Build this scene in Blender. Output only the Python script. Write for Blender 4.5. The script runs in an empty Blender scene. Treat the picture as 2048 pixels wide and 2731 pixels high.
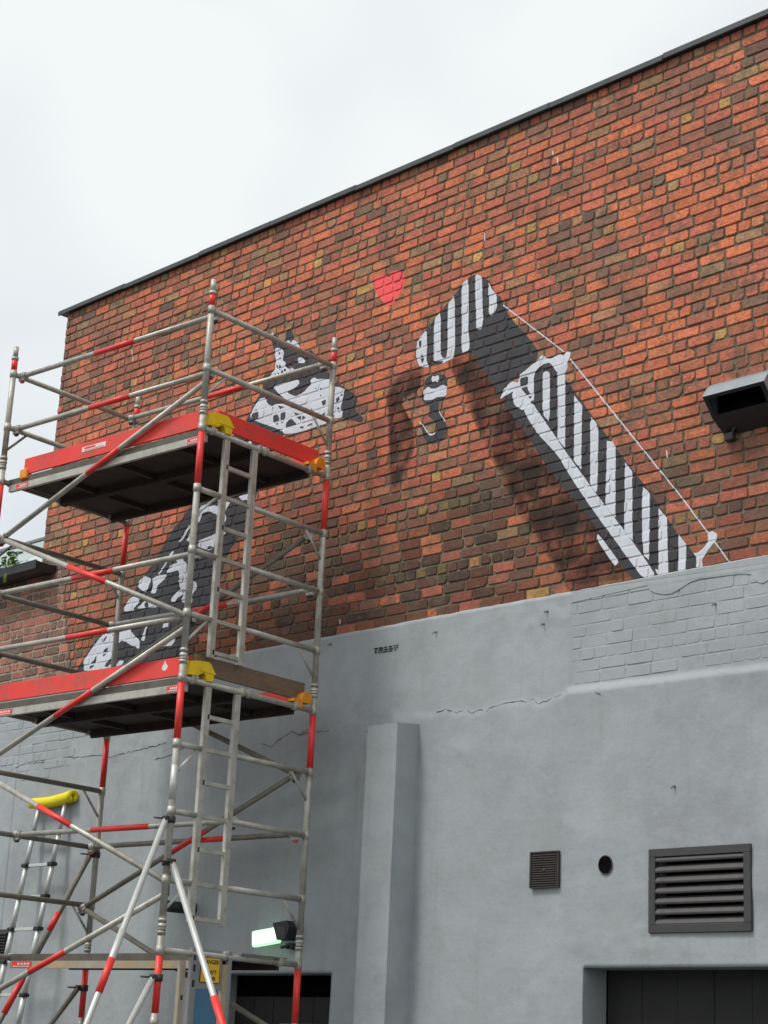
import bpy, bmesh, math, random, json
from mathutils import Vector, Matrix, noise
from mathutils.geometry import tessellate_polygon
random.seed(7)
SC = bpy.context.scene
COL = SC.collection

# ---------------------------------------------------------------- camera
cam_d = bpy.data.cameras.new("camera")
cam = bpy.data.objects.new("camera", cam_d); COL.objects.link(cam); SC.camera = cam
PITCH, ROLL, FPX = 0.29790852, 0.04849618, 4850.42543
_f = Vector((0, math.cos(PITCH), math.sin(PITCH))); _u = Vector((0, -math.sin(PITCH), math.cos(PITCH))); _r = Vector((1, 0, 0))
_r2 = _r * math.cos(ROLL) + _u * math.sin(ROLL); _u2 = -_r * math.sin(ROLL) + _u * math.cos(ROLL)
EYE = Vector((0, 0, 1.6))
cam.matrix_world = Matrix(((_r2.x, _u2.x, -_f.x, EYE.x), (_r2.y, _u2.y, -_f.y, EYE.y), (_r2.z, _u2.z, -_f.z, EYE.z), (0, 0, 0, 1)))
cam_d.sensor_fit = 'HORIZONTAL'; cam_d.sensor_width = 36.0; cam_d.lens = FPX / 2048 * 36.0
cam_d.clip_start = 0.1; cam_d.clip_end = 600

# ---------------------------------------------------------------- overcast sky and soft sun
SUN_ELEV, SUN_ROT = math.radians(56), math.radians(246)     # rotation: compass direction the light comes from
w = bpy.data.worlds.new("World"); SC.world = w; w.use_nodes = True
nt = w.node_tree; nt.nodes.clear()
def N(t, **k):
    n = nt.nodes.new(t)
    for a, b in k.items(): setattr(n, a, b)
    return n
wo = N('ShaderNodeOutputWorld'); bg = N('ShaderNodeBackground'); sky = N('ShaderNodeTexSky')
sky.sky_type = 'NISHITA'; sky.sun_disc = False; sky.sun_elevation = SUN_ELEV; sky.sun_rotation = SUN_ROT
sky.air_density = 1.0; sky.dust_density = 4.0
skm = N('ShaderNodeVectorMath', operation='SCALE'); skm.inputs['Scale'].default_value = 0.07
tc = N('ShaderNodeTexCoord'); nz = N('ShaderNodeTexNoise'); nz.inputs['Scale'].default_value = 3.2; nz.inputs['Detail'].default_value = 3; nz.inputs['Roughness'].default_value = .45
rp = N('ShaderNodeValToRGB'); rp.color_ramp.elements[0].position = .36; rp.color_ramp.elements[1].position = .56
rp.color_ramp.elements[0].color = (.65, .70, .74, 1); rp.color_ramp.elements[1].color = (.835, .868, .872, 1)
mx = N('ShaderNodeMix', data_type='RGBA'); mx.inputs['Factor'].default_value = .94
nt.links.new(tc.outputs['Generated'], nz.inputs['Vector']); nt.links.new(nz.outputs['Fac'], rp.inputs['Fac'])
nt.links.new(sky.outputs['Color'], skm.inputs[0]); nt.links.new(skm.outputs['Vector'], mx.inputs['A']); nt.links.new(rp.outputs['Color'], mx.inputs['B'])
nt.links.new(mx.outputs['Result'], bg.inputs['Color']); bg.inputs['Strength'].default_value = 0.80; nt.links.new(bg.outputs['Background'], wo.inputs['Surface'])
sd = bpy.data.lights.new("sun", 'SUN'); sd.energy = 1.5; sd.angle = math.radians(15); sd.color = (1.0, .97, .93)
so = bpy.data.objects.new("sun", sd); COL.objects.link(so)
_az = SUN_ROT
_dir = Vector((math.sin(_az) * math.cos(SUN_ELEV), math.cos(_az) * math.cos(SUN_ELEV), math.sin(SUN_ELEV)))
so.rotation_euler = _dir.to_track_quat('Z', 'Y').to_euler(); so.location = (0, 0, 30)
SC.view_settings.view_transform = 'Standard'; SC.view_settings.look = 'None'; SC.view_settings.gamma = 1.0
SC.view_settings.exposure = 0.50; SC.view_settings.use_curve_mapping = False

# ---------------------------------------------------------------- materials
def mat(name, col, rough=.6, metal=0.0, var=.15, vscale=8.0, dirt=None, dirt_amt=0.0, dscale=5.0, bump=0.0, bscale=60.0, attr=None, emit=None, spec=.5, stretch=None, world=False, smear=None):
    m = bpy.data.materials.new(name); m.use_nodes = True; t = m.node_tree; b = t.nodes['Principled BSDF']
    b.inputs['Roughness'].default_value = rough; b.inputs['Metallic'].default_value = metal
    b.inputs['Specular IOR Level'].default_value = spec
    co = t.nodes.new('ShaderNodeTexCoord'); src = co.outputs['Object']
    if world: src = t.nodes.new('ShaderNodeNewGeometry').outputs['Position']
    if stretch:
        mp = t.nodes.new('ShaderNodeMapping'); mp.inputs['Scale'].default_value = stretch
        t.links.new(src, mp.inputs['Vector']); src = mp.outputs['Vector']
    if attr:
        a = t.nodes.new('ShaderNodeAttribute'); a.attribute_name = attr; base = a.outputs['Color']
    else:
        a = t.nodes.new('ShaderNodeRGB'); a.outputs[0].default_value = (*col, 1); base = a.outputs[0]
    n1 = t.nodes.new('ShaderNodeTexNoise'); n1.inputs['Scale'].default_value = vscale; n1.inputs['Detail'].default_value = 6; n1.inputs['Roughness'].default_value = .65
    t.links.new(src, n1.inputs['Vector'])
    mr = t.nodes.new('ShaderNodeMapRange'); mr.inputs['From Min'].default_value = .25; mr.inputs['From Max'].default_value = .75
    mr.inputs['To Min'].default_value = 1 - var; mr.inputs['To Max'].default_value = 1 + var
    t.links.new(n1.outputs['Fac'], mr.inputs['Value'])
    vm = t.nodes.new('ShaderNodeVectorMath'); vm.operation = 'SCALE'
    t.links.new(base, vm.inputs[0]); t.links.new(mr.outputs['Result'], vm.inputs['Scale'])
    out = vm.outputs['Vector']
    if dirt:
        n2 = t.nodes.new('ShaderNodeTexNoise'); n2.inputs['Scale'].default_value = dscale; n2.inputs['Detail'].default_value = 8; n2.inputs['Roughness'].default_value = .7
        t.links.new(src, n2.inputs['Vector'])
        r2 = t.nodes.new('ShaderNodeMapRange'); r2.inputs['From Min'].default_value = .48; r2.inputs['From Max'].default_value = .72; r2.inputs['To Max'].default_value = dirt_amt
        t.links.new(n2.outputs['Fac'], r2.inputs['Value'])
        mxx = t.nodes.new('ShaderNodeMix'); mxx.data_type = 'RGBA'; mxx.inputs['B'].default_value = (*dirt, 1)
        t.links.new(r2.outputs['Result'], mxx.inputs['Factor']); t.links.new(out, mxx.inputs['A']); out = mxx.outputs['Result']
    if smear:       # patches of soot and mortar that run over several bricks: (colour, scale, from, to, amount)
        for sm_ in smear:
            sc, ss, s0, s1, sa = sm_[:5]
            n4 = t.nodes.new('ShaderNodeTexNoise'); n4.inputs['Scale'].default_value = ss; n4.inputs['Detail'].default_value = 9; n4.inputs['Roughness'].default_value = .72
            if len(sm_) > 5:
                mp4 = t.nodes.new('ShaderNodeMapping'); mp4.inputs['Scale'].default_value = sm_[5]; t.links.new(src, mp4.inputs['Vector']); t.links.new(mp4.outputs['Vector'], n4.inputs['Vector'])
            else: t.links.new(src, n4.inputs['Vector'])
            r4 = t.nodes.new('ShaderNodeMapRange'); r4.inputs['From Min'].default_value = s0; r4.inputs['From Max'].default_value = s1; r4.inputs['To Max'].default_value = sa
            t.links.new(n4.outputs['Fac'], r4.inputs['Value'])
            m4 = t.nodes.new('ShaderNodeMix'); m4.data_type = 'RGBA'; m4.inputs['B'].default_value = (*sc, 1)
            t.links.new(r4.outputs['Result'], m4.inputs['Factor']); t.links.new(out, m4.inputs['A']); out = m4.outputs['Result']
    t.links.new(out, b.inputs['Base Color'])
    if bump:
        n3 = t.nodes.new('ShaderNodeTexNoise'); n3.inputs['Scale'].default_value = bscale; n3.inputs['Detail'].default_value = 5
        t.links.new(src, n3.inputs['Vector'])
        bp = t.nodes.new('ShaderNodeBump'); bp.inputs['Strength'].default_value = bump; bp.inputs['Distance'].default_value = .01
        t.links.new(n3.outputs['Fac'], bp.inputs['Height']); t.links.new(bp.outputs['Normal'], b.inputs['Normal'])
    if emit:
        b.inputs['Emission Color'].default_value = (*emit[0], 1); b.inputs['Emission Strength'].default_value = emit[1]
    return m
M = {}
M['brick'] = mat('brick', (0, 0, 0), .88, var=.24, vscale=24, dirt=(.13, .085, .062), dirt_amt=.7, dscale=40, bump=.8, bscale=52, attr='col', spec=.2, world=True, smear=[((.150, .115, .080), 4.2, .50, .63, .72), ((.075, .058, .046), 1.6, .54, .72, .50), ((.46, .37, .27), 13, .66, .76, .6), ((.05, .045, .035), 26, .60, .70, .8), ((.175, .145, .105), 16, .56, .66, .6)])
M['mortar'] = mat('mortar', (.175, .150, .105), .95, var=.45, vscale=14, dirt=(.08, .072, .052), dirt_amt=.85, dscale=2.2, bump=.6, bscale=90, spec=.2, world=True, smear=[((.40, .31, .21), 1.1, .58, .70, .7)])
M['mortar_light'] = mat('mortar_light', (.40, .345, .26), .95, var=.3, vscale=14, dirt=(.12, .11, .08), dirt_amt=.6, dscale=3.0, bump=.6, bscale=90, spec=.2)
M['render'] = mat('grey_paint', (.372, .403, .412), .62, var=.11, vscale=1.6, dirt=(.275, .278, .298), dirt_amt=.85, dscale=.85, bump=.30, bscale=26, spec=.35, world=True, smear=[((.30, .305, .30), 3.1, .55, .75, .5), ((.50, .52, .52), 6.0, .60, .75, .4), ((.20, .19, .17), 38, .70, .78, .5), ((.285, .285, .28), 7, .55, .74, .55, (1, 1, .10)), ((.47, .49, .49), 9, .60, .76, .4, (1, 1, .16)), ((.30, .31, .32), 5, .56, .72, .35, (.35, .35, 2.2))])
M['render_edge'] = mat('raw_plaster', (.52, .38, .25), .9, var=.25, vscale=20)
M['white_paint'] = mat('white_paint', (.66, .69, .75), .6, var=.10, vscale=5, dirt=(.52, .49, .50), dirt_amt=.5, dscale=6, bump=.25, bscale=90)
M['black_paint'] = mat('black_paint', (.031, .031, .037), .6, var=.35, vscale=6, dirt=(.068, .062, .058), dirt_amt=.45, dscale=9, bump=.3, bscale=90)
M['heart_paint'] = mat('red_paint', (.95, .085, .095), .5, var=.06, vscale=6, bump=.25, bscale=90)
M['stencil'] = mat('stencil_ink', (.012, .012, .013), .6, var=.1)
M['crack'] = mat('crack_shadow', (.10, .105, .11), .95, var=.3, vscale=20)
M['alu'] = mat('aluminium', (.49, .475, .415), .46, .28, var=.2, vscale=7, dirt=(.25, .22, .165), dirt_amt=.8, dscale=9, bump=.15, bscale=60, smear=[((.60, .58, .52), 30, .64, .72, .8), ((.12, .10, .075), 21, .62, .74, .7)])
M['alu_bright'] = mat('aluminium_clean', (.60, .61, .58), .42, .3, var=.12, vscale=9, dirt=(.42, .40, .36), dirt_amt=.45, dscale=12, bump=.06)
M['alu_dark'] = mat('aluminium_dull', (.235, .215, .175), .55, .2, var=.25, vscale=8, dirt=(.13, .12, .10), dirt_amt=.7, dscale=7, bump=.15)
M['beam_dark'] = mat('grimy_beam', (.125, .112, .088), .6, .15, var=.25, vscale=6, dirt=(.06, .052, .04), dirt_amt=.7, dscale=5)
M['red'] = mat('safety_red', (.84, .045, .035), .42, var=.10, vscale=6, dirt=(.42, .06, .05), dirt_amt=.5, dscale=14, bump=.05, smear=[((.62, .42, .36), 34, .66, .72, .8), ((.16, .06, .05), 19, .64, .76, .6)])
M['red_board'] = mat('red_board', (.86, .055, .042), .6, var=.10, vscale=4, dirt=(.40, .12, .09), dirt_amt=.55, dscale=3.0, bump=.15, bscale=40, smear=[((.26, .11, .085), 3.2, .54, .70, .65), ((.12, .085, .07), 9, .60, .72, .7), ((.70, .42, .35), 26, .64, .72, .7, (1, .25, 1.5)), ((.72, .60, .52), 55, .70, .75, .8)])
M['ply'] = mat('weathered_ply', (.20, .135, .09), .85, var=.2, vscale=9, dirt=(.10, .08, .06), dirt_amt=.6, dscale=12, bump=.2, bscale=50, stretch=(1, 1, 4))
M['deck'] = mat('phenolic_deck_and_shade', (.045, .032, .026), .8, var=.35, vscale=5, dirt=(.075, .055, .04), dirt_amt=.6, dscale=6, bump=.1)
M['yellow'] = mat('yellow_plastic', (.90, .62, .010), .45, var=.08, vscale=9, dirt=(.45, .27, .03), dirt_amt=.35, dscale=16)
M['orange'] = mat('orange_plastic', (.85, .30, .012), .5, var=.12, vscale=9, dirt=(.35, .14, .04), dirt_amt=.4, dscale=16)
M['orange_worn'] = mat('worn_orange_paint', (.37, .335, .26), .6, var=.2, vscale=7, dirt=(.58, .30, .06), dirt_amt=1.0, dscale=2.6, smear=[((.10, .09, .07), 12, .6, .74, .7)])
M['foam'] = mat('yellow_foam', (.82, .70, .015), .8, var=.07, vscale=12, bump=.2, bscale=70)
M['black'] = mat('black_plastic', (.018, .018, .019), .5, var=.3, vscale=10)
M['dark_metal'] = mat('dark_metal', (.055, .05, .047), .5, .2, var=.25, vscale=10)
M['louvre'] = mat('brown_grey_metal', (.062, .060, .060), .5, .2, var=.15, vscale=8, dirt=(.05, .045, .04), dirt_amt=.5, dscale=9)
M['blade'] = mat('blade_metal', (.105, .098, .098), .5, .2, var=.15, vscale=8, dirt=(.06, .055, .052), dirt_amt=.6, dscale=9)
M['vent'] = mat('brown_plastic', (.042, .035, .032), .55, var=.2, vscale=12, dirt=(.085, .078, .07), dirt_amt=.45, dscale=20)
M['void'] = mat('dark_inside', (.006, .006, .006), .95, var=.3, spec=0.0)
M['door'] = mat('dark_door_paint', (.017, .016, .016), .7, var=.3, vscale=4, dirt=(.026, .024, .02), dirt_amt=.5, dscale=2.5)
M['hood'] = mat('galvanised_hood', (.29, .335, .36), .45, .25, var=.12, vscale=8, dirt=(.25, .27, .29), dirt_amt=.5, dscale=9)
M['coping'] = mat('lead_grey', (.060, .070, .072), .55, .1, var=.3, vscale=5, dirt=(.10, .11, .10), dirt_amt=.5, dscale=6)
M['roof'] = mat('pale_green_sheet', (.42, .50, .50), .35, .15, var=.15, vscale=3, dirt=(.20, .22, .20), dirt_amt=.5, dscale=3)
M['leaf'] = mat('leaf', (.13, .24, .045), .6, var=.35, vscale=15)
M['blue'] = mat('blue_board', (.075, .185, .30), .55, var=.12, vscale=3)
M['grey_guard'] = mat('grey_guard', (.30, .30, .30), .55, .3, var=.12, vscale=6)
M['sign'] = mat('sign_yellow', (.85, .50, .01), .45, var=.05)
M['white'] = mat('white_print', (.78, .74, .70), .5, var=.08)
M['ground'] = mat('asphalt', (.085, .085, .083), .9, var=.3, vscale=1.2, bump=.4, bscale=80)
M['lamp'] = mat('lit_diffuser', (.8, .9, .8), .4, emit=((.50, 1.0, .58), .75))
M['lamp_core'] = mat('lit_tube', (.8, .9, .8), .4, emit=((.82, 1.0, .84), 1.25))
# translucent spray haze
def haze_mat():
    m = bpy.data.materials.new('spray_shade'); m.use_nodes = True; t = m.node_tree; b = t.nodes['Principled BSDF']
    b.inputs['Base Color'].default_value = (.03, .026, .024, 1); b.inputs['Roughness'].default_value = .9
    co = t.nodes.new('ShaderNodeTexCoord'); n = t.nodes.new('ShaderNodeTexNoise'); n.inputs['Scale'].default_value = 5; n.inputs['Detail'].default_value = 5
    mr = t.nodes.new('ShaderNodeMapRange'); mr.inputs['To Min'].default_value = .05; mr.inputs['To Max'].default_value = .40; mr.inputs['From Min'].default_value = .3; mr.inputs['From Max'].default_value = .7
    t.links.new(co.outputs['Object'], n.inputs['Vector']); t.links.new(n.outputs['Fac'], mr.inputs['Value']); t.links.new(mr.outputs['Result'], b.inputs['Alpha'])
    return m
M['shade'] = haze_mat()

# ---------------------------------------------------------------- mesh helpers
class MB:
    def __init__(s): s.v = []; s.f = []; s.m = []; s.c = []; s.sm = []
    def add(s, vs, fs, mi=0, col=None, smooth=False):
        o = len(s.v); s.v += [tuple(q) for q in vs]
        for f in fs: s.f.append([o + i for i in f]); s.m.append(mi); s.sm.append(smooth)
        if col is not None: s.c += [col] * len(vs)
    def box(s, x0, x1, y0, y1, z0, z1, mi=0, b=0.0):
        if x1 < x0: x0, x1 = x1, x0
        if y1 < y0: y0, y1 = y1, y0
        if z1 < z0: z0, z1 = z1, z0
        if b <= 0:
            s.add([(x0, y0, z0), (x1, y0, z0), (x1, y1, z0), (x0, y1, z0), (x0, y0, z1), (x1, y0, z1), (x1, y1, z1), (x0, y1, z1)],
                  [(0, 3, 2, 1), (4, 5, 6, 7), (0, 1, 5, 4), (1, 2, 6, 5), (2, 3, 7, 6), (3, 0, 4, 7)], mi)
            return
        b = min(b, (x1 - x0) * .45, (y1 - y0) * .45, (z1 - z0) * .45)
        bm = bmesh.new(); bmesh.ops.create_cube(bm, size=1)
        for v in bm.verts: v.co = Vector(((x0 + x1) / 2 + v.co.x * (x1 - x0), (y0 + y1) / 2 + v.co.y * (y1 - y0), (z0 + z1) / 2 + v.co.z * (z1 - z0)))
        bmesh.ops.bevel(bm, geom=bm.edges[:], offset=b, segments=1, affect='EDGES', profile=.5)
        bm.verts.index_update()
        s.add([v.co[:] for v in bm.verts], [[v.index for v in f.verts] for f in bm.faces], mi); bm.free()
    def tube(s, p0, p1, r, n=14, mi=0, r1=None, caps=True):
        p0 = Vector(p0); p1 = Vector(p1); d = (p1 - p0).normalized(); r1 = r if r1 is None else r1
        a = d.orthogonal().normalized(); c = d.cross(a)
        vs = [];
        for k in range(n):
            t = 2 * math.pi * k / n; vs.append(p0 + (a * math.cos(t) + c * math.sin(t)) * r)
        for k in range(n):
            t = 2 * math.pi * k / n; vs.append(p1 + (a * math.cos(t) + c * math.sin(t)) * r1)
        s.add(vs, [(k, (k + 1) % n, n + (k + 1) % n, n + k) for k in range(n)], mi, smooth=True)
        if caps: s.add(vs, [list(range(n))[::-1], list(range(n, 2 * n))], mi)
    def bar(s, p0, p1, wx, wy, up=(0, 0, 1), mi=0):
        p0 = Vector(p0); p1 = Vector(p1); d = (p1 - p0).normalized(); a = Vector(up).cross(d).normalized(); c = d.cross(a)
        vs = [p + a * sx * wx / 2 + c * sy * wy / 2 for p in (p0, p1) for sx, sy in ((-1, -1), (1, -1), (1, 1), (-1, 1))]
        s.add(vs, [(3, 2, 1, 0), (4, 5, 6, 7), (0, 1, 5, 4), (1, 2, 6, 5), (2, 3, 7, 6), (3, 0, 4, 7)], mi)
    def prism(s, prof, f, a0, a1, mi=0):      # prof: list of 2D; f(u,v,a)->3D
        n = len(prof)
        vs = [f(u, v, a0) for u, v in prof] + [f(u, v, a1) for u, v in prof]
        s.add(vs, [list(range(n))[::-1], list(range(n, 2 * n))] + [(k, (k + 1) % n, n + (k + 1) % n, n + k) for k in range(n)], mi)
    def build(s, name, mats, parent=None, loc=None, fix=True):
        me = bpy.data.meshes.new(name)
        off = Vector(loc) if loc is not None else Vector((0, 0, 0))
        me.from_pydata([tuple(Vector(q) - off) for q in s.v], [], s.f)
        for q in (mats if isinstance(mats, (list, tuple)) else [mats]): me.materials.append(q)
        me.polygons.foreach_set('material_index', s.m); me.polygons.foreach_set('use_smooth', s.sm)
        if s.c:
            ca = me.color_attributes.new('col', 'FLOAT_COLOR', 'POINT')
            ca.data.foreach_set('color', [x for c in s.c for x in (*c, 1.0)])
        if fix:
            bm = bmesh.new(); bm.from_mesh(me); bmesh.ops.remove_doubles(bm, verts=bm.verts[:], dist=1e-6) if not s.c else None
            bmesh.ops.recalc_face_normals(bm, faces=bm.faces[:]); bm.to_mesh(me); bm.free()
        me.update()
        o = bpy.data.objects.new(name, me); COL.objects.link(o)
        if loc is not None: o.location = off
        if parent: o.parent = parent
        return o
def root(name, label, cat, loc=(0, 0, 0), rz=0.0, group=None):
    o = bpy.data.objects.new(name, None); COL.objects.link(o); o.location = loc; o.rotation_euler = (0, 0, rz)
    o.empty_display_size = .2
    return tag(o, label, cat, group)
def tag(o, label=None, cat=None, group=None, kind=None):
    if label: o['label'] = label
    if cat: o['category'] = cat
    if group: o['group'] = group
    if kind: o['kind'] = kind
    return o
def one(fn, name, m, parent, loc=None):
    mb = MB(); fn(mb); return mb.build(name, m, parent, loc)
def fbm(x, y, s=1.0, o=3, seed=0.0):
    t = 0; a = 1; q = 0
    for k in range(o):
        t += a * noise.noise(Vector((x * s + seed, y * s - seed * 1.7, seed * 3.1 + k * 7.3))); q += a; a *= .5; s *= 2
    return t / q

# ---------------------------------------------------------------- ground
def _g(mb): mb.add([(-150, -150, 0), (150, -150, 0), (150, 150, 0), (-150, 150, 0)], [(0, 1, 2, 3)])
tag(one(_g, 'ground', M['ground'], None), kind='structure')

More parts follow.
